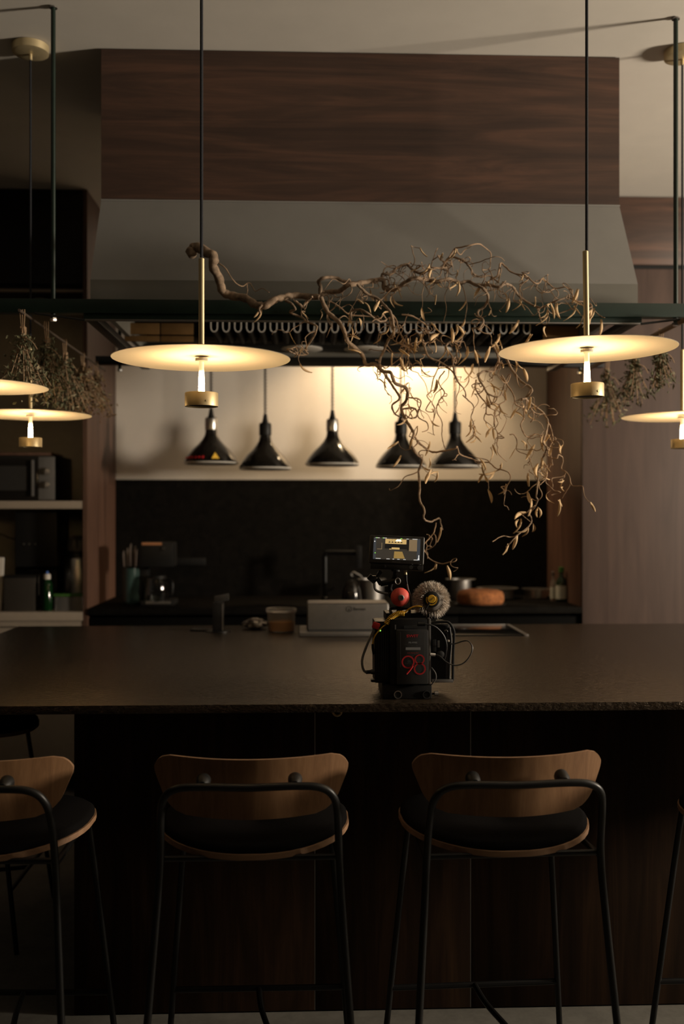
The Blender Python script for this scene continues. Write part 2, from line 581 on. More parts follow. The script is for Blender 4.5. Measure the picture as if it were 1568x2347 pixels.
# ---- back counter in the recess
t = thing('base_cabinet', 'black base cabinet run under the back counter of the recess', 'cabinet', (0, 5.3, 0))
MB().box(XL + 0.004, XR - 0.004, 5.04, YW - 0.004, 0.0, WT - 0.034).build('carcass', 'void', t)
nd = 4
wd = (XR - XL - 0.01) / nd
for i in range(nd):
    d = MB().box(XL + 0.006 + i * wd, XL + 0.003 + (i + 1) * wd, 5.015, 5.039, 0.1, WT - 0.05, 0.002).build('door', 'void', t)
tag(MB().box(XL + 0.004, XR - 0.004, 4.98, YW - 0.022, WT - 0.032, WT, 0.003).build('back_counter', 'splash'),
    'dark stone counter along the back wall carrying pots and a coffee maker', 'countertop')

# ================================================================== extractor hood
YH, YB = 3.47, 3.33            # front of the clad box, front of the canopy
hx0, hx1 = PX(232, YH), PX(1420, YH)
bx0, bx1 = PX(207, YB), PX(1462, YB)
hz_w = PZ(750, 463, YH)
hz_f = PZ(750, 645, YB)
hz_b = PZ(750, 697, YB)
YHr, YBr = 4.28, 4.42
t = thing('extractor_hood', 'large walnut clad extractor hood with a grey flared canopy over the island', 'hood', ((hx0 + hx1) / 2, 3.9, hz_b))
w = MB()
w.box(hx0, hx1, YH, YH + 0.019, hz_w, ZC - 0.004)
MB.build(w, 'front_cladding', 'walnut_x', t)
MB().box(hx0, hx0 + 0.018, YH + 0.020, YHr, hz_w, ZC - 0.004).build('side_cladding', 'walnut_x', t)
MB().box(hx1 - 0.018, hx1, YH + 0.020, YHr, hz_w, ZC - 0.004).build('side_cladding', 'walnut_x', t)
MB().box(hx0 + 0.02, hx1 - 0.02, YHr - 0.02, YHr, hz_w, ZC - 0.004).build('rear_cladding', 'walnut_x', t)
MB().box(hx0 - 0.0015, hx1 + 0.0015, YH - 0.002, YHr, hz_w - 0.004, hz_w + 0.001).build('joint_strip', 'paint_hood', t)
fl = MB()
top = [(hx0, YH, hz_w - 0.004), (hx1, YH, hz_w - 0.004), (hx1, YHr, hz_w - 0.004), (hx0, YHr, hz_w - 0.004)]
bot = [(bx0, YB, hz_f), (bx1, YB, hz_f), (bx1, YBr, hz_f), (bx0, YBr, hz_f)]
fl.add(top + bot, [(0, 1, 5, 4), (1, 2, 6, 5), (2, 3, 7, 6), (3, 0, 4, 7), (0, 3, 2, 1)])
fl.build('canopy', 'paint_hood', t, smooth=False)
fa = MB()
fa.box(bx0, bx1, YB, YB + 0.02, hz_b, hz_f)
fa.box(bx0, bx1, YBr - 0.02, YBr, hz_b - 0.035, hz_f)
fa.box(bx0, bx0 + 0.02, YB + 0.02, YBr - 0.02, hz_b, hz_f)
fa.box(bx1 - 0.02, bx1, YB + 0.02, YBr - 0.02, hz_b, hz_f)
fa.build('canopy_rim', 'paint_fascia', t, smooth=False)
zi = hz_b + 0.075
MB().box(bx0 + 0.021, bx1 - 0.021, YB + 0.021, YBr - 0.021, zi, zi + 0.004).build('inner_liner', 'black_matte', t)
MB().box(bx0 + 0.03, bx1 - 0.03, YBr - 0.17, YBr - 0.022, hz_b + 0.012, hz_b + 0.016).build('light_strip', 'black_steel', t)
for px in (692, 836, 988):
    c = P(px, 792, 4.31)
    MB().lathe([(0.088, 0), (0.090, -0.003), (0.080, -0.007)], (c.x, 4.31, hz_b + 0.0115), 28).build('hood_lens', 'white_enamel', t)
YU0, YU1 = 3.95, 4.235
uz = PZ(750, 763, YU0)
pitch = 27.1 * K(YU0)
x_first = PX(491, YU0)
ub = MB()                      # one U channel, shared by all baffles
ro, ri, hh = 0.0150, 0.0105, 0.052
out, inn = [], []
for k in range(11):
    a = PI + PI * k / 10
    out.append((ro * math.cos(a), 0, ro * 1.25 + ro * 1.25 * math.sin(a)))
    inn.append((ri * math.cos(a), 0, ro * 1.25 + (ro * 1.25 - 0.0035) * math.sin(a)))
outline = [(-ro, 0, hh)] + out + [(ro, 0, hh), (ri, 0, hh)] + inn[::-1] + [(-ri, 0, hh)]
ub.prism(outline, (0, YU1 - YU0, 0))
base = ub.build('baffle', 'baffle_dark', None, angle=40)
me_u = base.data
me_u.materials.append(MT['lip_steel'])
for pl_ in me_u.polygons:      # front lip painted bright as if lit, channel body dark as shade
    if len(pl_.vertices) > 6 and pl_.center.y < 0.01:
        pl_.material_index = 1
bpy.data.objects.remove(base)
n_u = 0
for fi in range(4):
    cnt = 8 if fi < 3 else 3
    xf = x_first + (n_u + fi * 0.18) * pitch
    fr = MB()
    fr.box(xf - 0.021, xf + (cnt - 1) * pitch + 0.021, YU0 + 0.012, YU1 - 0.012, uz + 0.0545, uz + 0.060)
    f_o = fr.build('baffle_filter', 'steel_satin', t, smooth=False)
    for k in range(cnt):
        o = bpy.data.objects.new('baffle', me_u)
        COL.objects.link(o)
        o.parent = f_o
        o.location = Vector((xf + k * pitch, YU0, uz)) - WL[t]
    n_u += cnt
xe = x_first + (n_u + 0.6) * pitch
for (a, b) in ((PX(283, YU0), PX(364, YU0)), (PX(367, YU0), PX(442, YU0)), (xe + 0.02, PX(1330, YU0))):
    for (za, zb) in ((PZ(300, 764, YU0), PZ(300, 738, YU0)), (PZ(300, 792, YU0), PZ(300, 767, YU0))):
        if za < hz_b - 0.02:
            za = hz_b - 0.02
        if zb - za > 0.008:
            MB().box(a, b, YU0 + 0.02, YU0 + 0.026, za, zb, 0.001).build('blank_plate', 'bronze', t)

# ================================================================== hanging rack
YR, YR2 = 3.19, 4.32
rz1, rz0, rzl = PZ(750, 692, YR), PZ(750, 724, YR), PZ(750, 736, YR)
t = thing('hanging_rack', 'dark green steel rack hung from four threaded rods under the hood', 'rack', (0.2, 3.7, rz0))
rx0, rx1 = PX(122, YR), PX(1549, YR)
MB().box(rx0 - 0.24, rx1 + 0.24, YR - 0.02, YR + 0.02, rz0, rz1, 0.002).build('front_beam', 'green', t)
lx0, lx1 = PX(192, YR), PX(1470, YR)
MB().box(lx0, lx1, YR - 0.006, YR + 0.030, rzl, rz0 - 0.0005, 0.001).build('lower_rail', 'green', t)
MB().box(lx0, lx1, YR - 0.010, YR - 0.002, rzl - 0.004, rzl - 0.0005, 0.001).build('edge_strip', 'steel_satin', t)
MB().box(rx0 - 0.1, rx1 + 0.1, YR2 - 0.02, YR2 + 0.02, rz0 + 0.004, rz1 - 0.004, 0.002).build('rear_beam', 'black_steel', t)
for x in (lx0 + 0.02, lx1 - 0.02):
    MB().box(x - 0.018, x + 0.018, YR + 0.031, YR2 - 0.021, rzl, rz0 + 0.008, 0.002).build('side_beam', 'black_steel', t)
for (x, a) in ((rx0 - 0.07, 3.06), (rx1 + 0.01, 3.12)):
    MB().tube([(x, a, rzl + 0.002), (x, YR2 + 0.03, rzl + 0.002)], 0.0045 if x < 0 else 0.0085, 10).build('herb_rail', 'twig_dark' if x < 0 else 'rail_wood', t)
for x in (rx0, rx1):
    for y in (YR, YR2):
        r = MB().tube([(x, y, rz0 - 0.02), (x, y, ZC - 0.002)], 0.0075, 12).build('rod', 'green', t)
        MB().lathe([(0.010, 0), (0.011, 0.002), (0.011, 0.010), (0.006, 0.011), (0.006, 0.022)], (x, y, rz0 - 0.024), 6).build('nut', 'chrome', r)
        MB().lathe([(0.013, 0), (0.013, 0.004)], (x, y, ZC - 0.007), 14).build('rod_flange', 'steel_satin', r)
for (xa, xb) in ((rx0 - 0.05, lx0 + 0.01), (lx1 - 0.01, rx1 + 0.03)):
    a, b = Vector((xa, YR - 0.026, rz0 - 0.004)), Vector((xb, YR - 0.026, rz0 - 0.004))
    if xa < 0:
        b.z -= 0.020
    else:
        a.z -= 0.020
    MB().tube([a, b], 0.004, 6).build('strut', 'black_steel', t)
BARY = YR

# ================================================================== island
IY0, IY1, IX0, IX1 = 2.49, 4.23, PX(41, 4.23), 2.25
tag(MB().box(IX0, IX1, IY0, IY1, WT - 0.022, WT, 0.0025).build('island_worktop', 'granite'),
    'long dark brown granite island worktop with the camera rig standing on it', 'countertop')
t = thing('kitchen_island', 'walnut veneer island base with upright panels behind the bar stools', 'island', (0.5, 3.4, 0))
YP = 2.79
edges = [PX(169, YP), PX(722, YP), PX(1079, YP), PX(1640, YP), PX(2010, YP)]
for a, b in zip(edges[:-1], edges[1:]):
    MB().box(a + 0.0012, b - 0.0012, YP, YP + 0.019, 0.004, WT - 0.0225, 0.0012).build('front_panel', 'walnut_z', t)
for e_ in edges[1:-1]:
    MB().box(e_ - 0.0011, e_ + 0.0011, YP + 0.0004, YP + 0.018, 0.004, WT - 0.0225).build('seam_strip', 'steel_satin', t)
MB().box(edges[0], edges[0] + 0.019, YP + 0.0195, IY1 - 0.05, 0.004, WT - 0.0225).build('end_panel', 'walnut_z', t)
MB().box(edges[0] + 0.02, edges[-1], YP + 0.022, IY1 - 0.05, 0.0, WT - 0.023).build('carcass', 'mid_grey', t)
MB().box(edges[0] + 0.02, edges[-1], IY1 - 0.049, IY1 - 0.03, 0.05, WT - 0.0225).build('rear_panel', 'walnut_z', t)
c = P(773, 1636, 2.515)
hk = MB()
hk.tube([(c.x + 0.011 * math.cos(a), 2.515, WT - 0.024 + 0.011 * math.sin(a)) for a in [PI + PI * k / 10 for k in range(11)]], 0.0028, 8)
hk.box(c.x - 0.016, c.x + 0.016, 2.509, 2.521, WT - 0.0255, WT - 0.0222)
tag(hk.build('bag_hook', 'brass'), 'small brass hook under the front edge of the island worktop', 'hook')

# ================================================================== pendant lamps
def pendant(px, py, Y, label, tilt=0.0):
    D2 = 0.205
    c = P(px, py, Y)
    zb = c.z - 0.118
    root = thing('pendant_lamp', label, 'lamp', (c.x, Y, zb), 'brass disc pendant lamps around the island')
    L = lambda: MB()
    T = Matrix.Rotation(tilt, 3, 'Y')

    def put(mb):
        piv = Vector((0, 0, 0.118))
        mb.v = [T @ (q - piv) + piv for q in mb.v]
        return mb
    h = put(L().lathe([(0.030, 0.003), (0.034, 0.003), (0.035, 0.0), (0.0385, 0.0), (0.0385, 0.030), (0.0375, 0.0315), (0.012, 0.0315)], n=40))
    h = h.build('lamp_housing', 'brass', root, world=False)
    put(L().lathe([(0.0295, 0.0025), (0.0005, 0.0025)], n=32, cap=False)).build('housing_base', 'dark_grey', h, world=False)
    put(L().lathe([(0.0028, 0), (0.0028, 0.0012)], (0.016, -0.0350, 0.010), 12, axis=(0.4, -0.9, 0))).build('screw', 'brass', h, world=False)
    put(L().lathe([(0.0074, 0.0318), (0.0064, 0.07), (0.0056, 0.104)], n=24)).build('light_stem', 'glow', root, world=False)
    put(L().lathe([(0.0085, 0.1045), (0.0145, 0.105), (0.0145, 0.1115), (0.006, 0.112)], n=24)).build('disc_collar', 'disc_white', root, world=False)
    und = [(0.004, 0.1165), (0.10, 0.1155), (0.17, 0.1130), (D2, 0.1095)]
    put(L().lathe(und, n=72, cap=False)).build('reflector', 'disc_white', root, world=False)
    top_ = [(D2, 0.1095), (D2 + 0.0008, 0.1105), (0.17, 0.1158), (0.10, 0.1185), (0.0095, 0.1195)]
    put(L().lathe(top_, n=72, cap=False)).build('disc', 'disc_top', root, world=False)
    put(L().lathe([(0.0066, 0.1195), (0.0066, 0.342), (0.004, 0.344)], n=18)).build('brass_tube', 'brass', root, world=False)
    zc = ZC - zb
    L().tube([(0, 0, 0.343), (0, 0, zc - 0.026)], 0.0037, 8).build('cord', 'cord', root, world=False)
    can = L().lathe([(0.004, zc - 0.052), (0.006, zc - 0.050), (0.006, zc - 0.032), (0.050, zc - 0.031), (0.061, zc - 0.027), (0.062, zc - 0.002)], n=40)
    can.build('ceiling_canopy', 'brass', root, world=False)
    return root


pendant(462, 815, 2.316, 'brass disc pendant lamp in front of the left half of the hood')
pendant(1345, 795, 2.316, 'brass disc pendant lamp hanging over the right bar stool, before the hazel branch', tilt=math.radians(-0.8))
pendant(-61, 879, 2.86, 'pendant lamp cut off by the left edge of the photo, higher disc', tilt=0.01)
pendant(70, 946, 3.46, 'small looking pendant lamp hanging before the shelves with the microwave')
pendant(1564, 950, 3.415, 'pendant lamp at the right edge before the taupe cabinet')

# ================================================================== bar stools
def make_stool():
    """local: seat centre over the origin, sitter faces +y"""
    root = thing('bar_stool', 'x', 'stool', (0, 0, 0), 'veneer bar stools at the island')
    n = 48
    R = 0.218

    def seat_outline(r, z):
        pts = []
        for k in range(n):
            a = 2 * PI * k / n
            x, y = math.cos(a), math.sin(a)
            yy = y * (1.04 if y < 0 else 0.98)
            e = 1.0 + 0.03 * (abs(x * y) * 2)
            pts.append(Vector((x * r * e, yy * r * e, z - 0.010 * (1 - abs(x)) * 0 + 0.012 * x * x)))
        return pts
    MB().prism(seat_outline(R, 0.664), (0, 0, 0.012)).build('seat', 'ply_edge', root, angle=50)
    cu = MB()
    rings = [seat_outline(R - 0.004, 0.6765), seat_outline(R - 0.004, 0.684), seat_outline(R - 0.016, 0.692), seat_outline(R * 0.5, 0.694), seat_outline(0.004, 0.694)]
    vs = [q for r in rings for q in r]
    fs = [(i * n + k, i * n + (k + 1) % n, (i + 1) * n + (k + 1) % n, (i + 1) * n + k) for i in range(len(rings) - 1) for k in range(n)]
    fs.append(tuple(range(n - 1, -1, -1)))
    cu.add(vs, fs)
    cu.build('seat_pad', 'black_fabric', root, angle=60)
    # backrest: curved veneer sheet, wider at the top
    bk = MB()
    nu, nv = 36, 22
    th = 0.009

    def half_w(v):              # v 0 bottom .. 1 top
        w = 0.176 + 0.040 * min(1.0, v * 1.3)
        if v > 0.60:             # rounded top corners
            q = (v - 0.60) / 0.40
            w -= 0.042 * (1 - math.sqrt(max(0, 1 - q * q)))
        if v < 0.30:             # rounding at the bottom
            q = (0.30 - v) / 0.30
            w -= 0.036 * (1 - math.sqrt(max(0, 1 - q * q)))
        return w

    def bpt(u, v, off):
        w = half_w(v)
        x = u * w
        y = -0.215 + 0.075 * (x / 0.215) ** 2 - 0.012 * v + off
        z = 0.746 + v * 0.130 - 0.006 * (1 - v) * (x / 0.2) ** 2 * -1.0
        return Vector((x, y, z))
    vs, fs = [], []
    for side, off in ((0, 0.0), (1, th)):
        for j in range(nv + 1):
            for i in range(nu + 1):
                u = -1 + 2 * i / nu
                vs.append(bpt(u, j / nv, off))
    S = (nu + 1) * (nv + 1)
    idx = lambda s, i, j: s * S + j * (nu + 1) + i
    for s in (0, 1):
        for j in range(nv):
            for i in range(nu):
                fs.append((idx(s, i, j), idx(s, i + 1, j), idx(s, i + 1, j + 1), idx(s, i, j + 1)))
    bk.add(vs, fs)
    ed = MB()
    ring = [(i, 0) for i in range(nu + 1)] + [(nu, j) for j in range(1, nv + 1)] + [(i, nv) for i in range(nu - 1, -1, -1)] + [(0, j) for j in range(nv - 1, 0, -1)]
    m = len(ring)
    ed.add([vs[idx(0, i, j)] for i, j in ring] + [vs[idx(1, i, j)] for i, j in ring],
           [(k, (k + 1) % m, m + (k + 1) % m, m + k) for k in range(m)])
    b_o = bk.build('backrest', 'oak', root, angle=60)
    ed.build('backrest_edge', 'ply_edge', b_o, angle=60)
    # rear frame: both rear legs and the arch behind the backrest are one bent tube
    pts = [(-0.236, -0.285, 0.0), (-0.200, -0.225, 0.50), (-0.190, -0.212, 0.66), (-0.186, -0.232, 0.76), (-0.176, -0.252, 0.805), (-0.150, -0.262, 0.826), (-0.10, -0.266, 0.831),
           (0.0, -0.268, 0.829)]
    pts = pts + [(-x, y, z) for x, y, z in pts[-2::-1]]
    MB().tube(smooth_path(pts, 6), 0.0082, 12).build('rear_frame', 'black_steel', root, angle=60)
    for s in (-1, 1):
        MB().lathe([(0.008, 0), (0.014, 0.010), (0.0155, 0.030), (0.013, 0.036)], (s * 0.096, -0.262, 0.833), 16, axis=(0, 1, 0.12)).build('back_mount', 'black_plastic', root)
        MB().tube(smooth_path([(s * 0.232, 0.215, 0.0), (s * 0.190, 0.150, 0.50), (s * 0.175, 0.130, 0.655)], 4), 0.0078, 12).build('front_leg', 'black_steel', root)
        MB().tube([(s * 0.190, -0.212, 0.656), (s * 0.1755, 0.13, 0.652)], 0.0065, 10).build('seat_rail', 'black_steel', root)
    MB().tube([(-0.189, -0.206, 0.663), (0.189, -0.206, 0.663)], 0.0065, 10).build('cross_bar', 'black_steel', root)
    MB().tube([(-0.216, 0.190, 0.195), (0.216, 0.190, 0.195)], 0.0075, 10).build('foot_rest', 'black_steel', root)
    MB().tube(smooth_path([(0.0, 0.19, 0.195), (0.01, 0.10, 0.190), (0.035, -0.02, 0.19), (0.06, -0.15, 0.19), (0.02, -0.26, 0.19), (-0.22, -0.262, 0.19)], 5), 0.0072, 10).build('foot_brace', 'black_steel', root)
    return root


stool = make_stool()
spots = [(573, 0.0, 'bar stool with a wide veneer backrest, left of the two whole stools'),
         (1170, math.radians(2.5), 'bar stool with veneer backrest standing below the camera rig, right of the two whole stools'),
         (-76, math.radians(-1.5), 'bar stool half cut off by the left edge of the photo'),
         (1885, 0.0, 'bar stool of which only one black leg shows at the right edge')]
for i, (px, rz, lab) in enumerate(spots):
    o = stool if i == 0 else copy_tree(stool)
    o.location = (PX(px, 2.12), 2.335, 0)
    o.rotation_euler = (0, 0, rz)
    o['label'] = lab
o = copy_tree(stool)
o.location = (-1.13, 3.42, 0)
o.rotation_euler = (0, 0, -PI / 2)
o['label'] = 'dark bar stool tucked under the left end of the island worktop'

# ================================================================== heat lamps over the pass
YQ = 5.15
def heat_lamp(px, py, label, letters=False, sz=1.0):
    c = P(px, py, YQ)
    root = thing('heat_lamp', label, 'lamp', (c.x, YQ, c.z), 'black heat lamps hanging before the back wall')
    k = K(YQ)
    prof = [(62, 0), (61.5, 4), (55, 16), (44, 30), (31, 42), (21, 53), (15, 63), (13, 72), (13, 104), (6, 106)]
    MB().lathe([(r * k * (sz if r > 30 else 1), h * k) for r, h in prof], n=40).build('lamp_shade', 'black_gloss', root, world=False)
    MB().lathe([(62.3 * k * sz, -0.001), (63 * k * sz, 0.001), (62.3 * k * sz, 0.004)], n=40, cap=False).build('shade_rim', 'white_enamel', root, world=False)
    MB().lathe([(61.3 * k * sz, -0.004), (58 * k * sz, -0.006), (40 * k, 0.008), (2 * k, 0.010)], n=40, cap=False).build('shade_lining', 'white_enamel', root, world=False)
    MB().lathe([(13.6 * k, 76 * k), (14.2 * k, 78 * k), (14.2 * k, 100 * k), (13.6 * k, 102 * k)], n=24).build('socket_sleeve', 'steel' if letters or 'third' in label else 'black_plastic', root, world=False)
    MB().lathe([(8 * k, 105 * k), (6 * k, 112 * k), (4 * k, 124 * k)], n=16).build('cord_grip', 'black_plastic', root, world=False)
    z0, z1 = 124 * k, ZC - c.z - 0.02
    turns = int((z1 - z0) / 0.016)
    pts = []
    for i in range(turns * 8 + 1):
        a = 2 * PI * i / 8
        r = 0.0058
        pts.append((r * math.cos(a), r * math.sin(a), z0 + (z1 - z0) * i / (turns * 8)))
    MB().tube(pts, 0.0036, 5).build('coiled_cord', 'cord', root, world=False)
    MB().lathe([(0.05, 0), (0.05, 0.012), (0.02, 0.02)], (0, 0, z1), 20).build('ceiling_rose', 'black_plastic', root, world=False)
    if letters:
        nrm_z = 0.028
        ry = 60.5 * k
        red = MB()
        for i in range(7):
            a = -PI / 2 + (-34 + i * 4.6) * PI / 90 * 0.95
            q = Vector((math.cos(a), math.sin(a), 0))
            red.obox(q * (ry - 0.0035 + 0.002) + Vector((0, 0, 0.026)), (0.0105, 0.002, 0.011 if i % 2 else 0.013), Matrix.Rotation(a + PI / 2, 3, 'Z') @ Matrix.Rotation(-0.45, 3, 'X'))
        red.build('red_lettering', 'red_label', root, world=False)
        a = -PI / 2 + 0.25
        q = Vector((math.cos(a), math.sin(a), 0))
        tg = Vector((-math.sin(a), math.cos(a), 0))
        b = q * (ry + 0.000)
        tri = [b - tg * 0.020 + Vector((0, 0, 0.018)), b + tg * 0.020 + Vector((0, 0, 0.018)), b - q * 0.014 + Vector((0, 0, 0.050))]
        MB().prism(tri, q * 0.004).build('warning_triangle', 'yellow_print', root, smooth=False, world=False)
    return root


heat_lamp(484, 1062, 'black heat lamp with red lettering and a yellow warning triangle', True)
heat_lamp(608, 1074, 'plain black heat lamp second from the left, hanging lowest', sz=0.96)
heat_lamp(762, 1065, 'black heat lamp with steel socket, third and middle of the five')
heat_lamp(919, 1070, 'black heat lamp fourth from the left, partly behind the twisted branch', sz=0.94)
heat_lamp(1043, 1070, 'black heat lamp farthest right of the five, behind the branch', sz=0.96)

# ================================================================== twisted hazel branch
YBR = 3.10
random.seed(21)
br = thing('hazel_branch', 'long dry corkscrew hazel branch with curled leaves lying over the green rack', 'branch', tuple(P(590, 700, YBR)))
S = {
 'trunk': ([(442, 588), (440, 574), (452, 566), (473, 578), (490, 588), (488, 610), (502, 638), (511, 668), (531, 678), (563, 684), (585, 698), (607, 701), (630, 687), (652, 681), (677, 677), (706, 680), (732, 681)], 12, 6.5, -.02),
 'A': ([(732, 681), (751, 670), (779, 667), (795, 654), (815, 651), (846, 645), (878, 641), (881, 661), (905, 664), (928, 648), (947, 638), (969, 640), (985, 642)], 6, 4.6, 0),
 'D': ([(980, 642), (1004, 645), (1030, 640), (1055, 648), (1074, 645), (1093, 654), (1119, 653), (1144, 658), (1157, 651), (1176, 658), (1189, 677), (1215, 696), (1240, 705), (1259, 696), (1278, 689), (1300, 680)], 4.6, 1.8, 0),
 'B': ([(732, 681), (735, 657), (730, 645), (744, 637), (770, 637), (789, 645), (815, 648)], 4.5, 3.5, .03),
 'C': ([(736, 682), (751, 715), (776, 737), (789, 760), (799, 785), (830, 812), (839, 836), (860, 834), (875, 850), (896, 855), (905, 878), (931, 890), (932, 916), (920, 935), (928, 957), (943, 983), (949, 995), (942, 1016), (955, 1041), (968, 1054), (960, 1080), (962, 1115), (962, 1147), (973, 1169), (971, 1188), (987, 1196), (1006, 1188), (1010, 1200), (1014, 1214)], 5, 1.6, -.05),
 'C1': ([(1000, 1198), (993, 1223), (976, 1242), (968, 1255), (977, 1268), (984, 1280), (1009, 1292), (1033, 1288)], 1.4, 1.2, -.05),
 'C2': ([(878, 852), (896, 878), (912, 903), (915, 915), (899, 929), (905, 948), (917, 955)], 3.2, 1.6, -.03),
 'C3': ([(949, 997), (962, 1016), (987, 1035), (1009, 1035), (1041, 1029), (1048, 1024), (1054, 1041), (1080, 1051), (1102, 1060), (1121, 1060), (1137, 1073), (1166, 1083), (1169, 1102), (1159, 1115)], 2.4, 1.1, -.06),
 'C5': ([(923, 938), (946, 935), (957, 945), (953, 957), (938, 958), (930, 950)], 2.4, 1.4, -.03),
 'C4': ([(933, 911), (958, 914), (965, 923), (958, 955), (978, 968), (981, 984), (968, 990)], 1.8, 1.0, -.07),
 'C6': ([(868, 868), (880, 878), (883, 893), (893, 906)], 1.6, .9, -.04),
 'E': ([(881, 655), (876, 629), (896, 629), (908, 616), (928, 606), (937, 610), (947, 619), (963, 626), (985, 619), (1004, 614), (1023, 613), (1020, 603), (1030, 590), (1045, 590), (1065, 600), (1077, 613), (1087, 629), (1103, 635), (1122, 632), (1144, 648)], 3.4, 2.0, .04),
 'Fq': ([(1030, 590), (1042, 571), (1055, 567), (1074, 563), (1097, 559), (1112, 568), (1125, 581), (1124, 597), (1122, 616), (1106, 619), (1113, 629)], 2.0, .9, .04),
 'F2': ([(985, 619), (992, 597), (1000, 575), (1003, 568)], 1.4, .8, .06),
 'F3': ([(1003, 585), (1010, 595), (1022, 602), (1036, 610), (1034, 596)], 1.6, 1.0, .03),
 'Gq': ([(1124, 640), (1140, 632), (1144, 616), (1148, 603), (1160, 613), (1176, 626), (1205, 632), (1224, 648), (1237, 648), (1243, 638), (1256, 648), (1272, 661), (1300, 658), (1310, 672), (1321, 687), (1327, 663)], 2.2, 1.2, .02),
 'G2': ([(1300, 680), (1322, 690), (1340, 692), (1351, 698), (1363, 713), (1378, 725), (1386, 728)], 1.6, 1.0, .0),
 'Hq': ([(1093, 654), (1108, 662), (1119, 680), (1112, 702), (1097, 712), (1097, 724), (1108, 734), (1100, 750), (1082, 753)], 3.4, 1.8, -.04),
 'Iq': ([(819, 651), (841, 673), (864, 683), (883, 702), (896, 718), (902, 747), (902, 763), (889, 782), (880, 804), (870, 827), (873, 846)], 3.2, 3.0, -.05),
 'Jq': ([(896, 718), (908, 734), (915, 760), (928, 782), (934, 801), (937, 827), (940, 846), (959, 855)], 2.2, 1.1, -.02),
 'Kq': ([(966, 766), (969, 782), (982, 817), (1004, 827), (1023, 839), (1042, 858), (1049, 874), (1065, 894), (1068, 909)], 2.6, 1.3, -.06),
 'Lq': ([(1061, 760), (1055, 782), (1036, 782), (1022, 795), (1036, 817), (1039, 843), (1045, 866)], 2.8, 1.8, -.03),
 'Nq': ([(1128, 790), (1138, 807), (1144, 830), (1135, 849), (1106, 852), (1097, 865), (1109, 887), (1119, 903), (1144, 909), (1154, 890), (1160, 871), (1167, 858)], 2.8, 1.6, -.05),
 'Oq': ([(1150, 800), (1165, 830), (1179, 855), (1195, 874), (1218, 890), (1215, 903), (1205, 913), (1218, 925), (1243, 945), (1256, 967), (1250, 997), (1245, 1014), (1253, 1024), (1250, 1039), (1243, 1052), (1240, 1066), (1233, 1086), (1233, 1107), (1229, 1136), (1232, 1146), (1224, 1165), (1214, 1176), (1219, 1193), (1209, 1209), (1188, 1225), (1175, 1238), (1160, 1254)], 3.0, 1.2, -.08),
 'O2': ([(1188, 1227), (1172, 1231), (1150, 1229), (1129, 1242)], 1.2, 1.0, -.08),
 'O3': ([(1218, 890), (1206, 912), (1196, 914)], 2.6, 2.2, -.08),
 'O4': ([(1256, 967), (1262, 980), (1266, 995), (1268, 1008), (1261, 1022)], 1.7, 1.0, -.07),
 'Pq': ([(1253, 1024), (1261, 1032), (1264, 1048), (1277, 1050), (1280, 1042), (1288, 1047), (1290, 1058), (1287, 1074), (1297, 1081), (1305, 1091), (1307, 1110), (1298, 1126), (1288, 1142)], 1.6, 1.0, -.05),
 'P2': ([(1297, 1081), (1292, 1095), (1283, 1100)], 1.2, 1.0, -.05),
 'Qq': ([(1264, 1048), (1266, 1066), (1258, 1063), (1248, 1078), (1254, 1090), (1248, 1102), (1236, 1112)], 1.4, 1.0, -.08),
 'Rq': ([(1201, 936), (1201, 958), (1194, 974), (1201, 993), (1210, 1001), (1226, 995), (1245, 1000)], 1.7, 1.2, -.05),
 'Sq': ([(1092, 870), (1090, 890), (1105, 914), (1115, 927), (1115, 949), (1131, 952), (1134, 974), (1140, 990), (1156, 1003)], 1.8, 1.0, -.06),
 'Tq': ([(1119, 903), (1124, 917), (1127, 927), (1143, 928), (1147, 946), (1137, 955), (1142, 971), (1132, 985)], 1.6, 1.0, -.04),
 'Uq': ([(1020, 850), (1006, 869), (1009, 885), (1019, 901), (1006, 920), (1001, 942), (1013, 968), (1013, 1000), (1018, 1022), (1022, 1032)], 1.5, .9, -.03),
 'Vq': ([(1004, 845), (993, 869), (987, 898), (978, 907), (990, 923), (998, 946), (990, 971)], 1.5, .9, -.07),
 'Wq': ([(1060, 905), (1073, 917), (1086, 933), (1080, 955), (1086, 971), (1085, 985), (1086, 1000)], 1.3, .9, -.05),
 'Xq': ([(1150, 860), (1163, 882), (1178, 907), (1182, 927), (1201, 936), (1208, 944)], 1.8, 1.4, -.03),
 'Yq': ([(1210, 923), (1226, 946), (1249, 949)], 1.4, 1.0, -.09),
 'Zq': ([(1168, 996), (1179, 997), (1185, 1013), (1185, 1032), (1210, 1045), (1220, 1070), (1222, 1078)], 1.4, .8, -.04),
 'AA': ([(655, 690), (668, 696), (677, 709), (665, 715), (678, 722), (693, 728), (703, 737), (725, 747), (724, 760), (719, 772), (700, 801), (706, 811), (687, 814), (670, 808), (658, 801), (668, 800), (680, 810), (676, 818)], 2.8, 1.6, -.05),
 'AB': ([(499, 603), (515, 613), (537, 645), (556, 656), (572, 648), (585, 667), (601, 661), (617, 670)], 1.4, .8, .0),
 'AB2': ([(566, 652), (567, 668), (564, 678)], 1.0, 1.3, .0),
 'AC': ([(754, 689), (776, 702), (802, 721), (840, 725), (869, 731), (890, 742)], 2.0, 1.2, .02),
 'AD': ([(805, 734), (805, 715), (824, 709), (843, 718), (872, 737), (893, 728)], 3.0, 1.8, -.02),
 'AE': ([(921, 721), (943, 724), (966, 737), (979, 750), (974, 766)], 2.2, 1.5, -.02),
 'AF': ([(677, 690), (690, 700), (694, 704), (703, 690), (716, 680)], 2.8, 2.4, -.05),
 'AG': ([(596, 718), (594, 708), (600, 700), (599, 692)], 2.8, 2.2, -.06),
}
DZ = {}
limbs = []
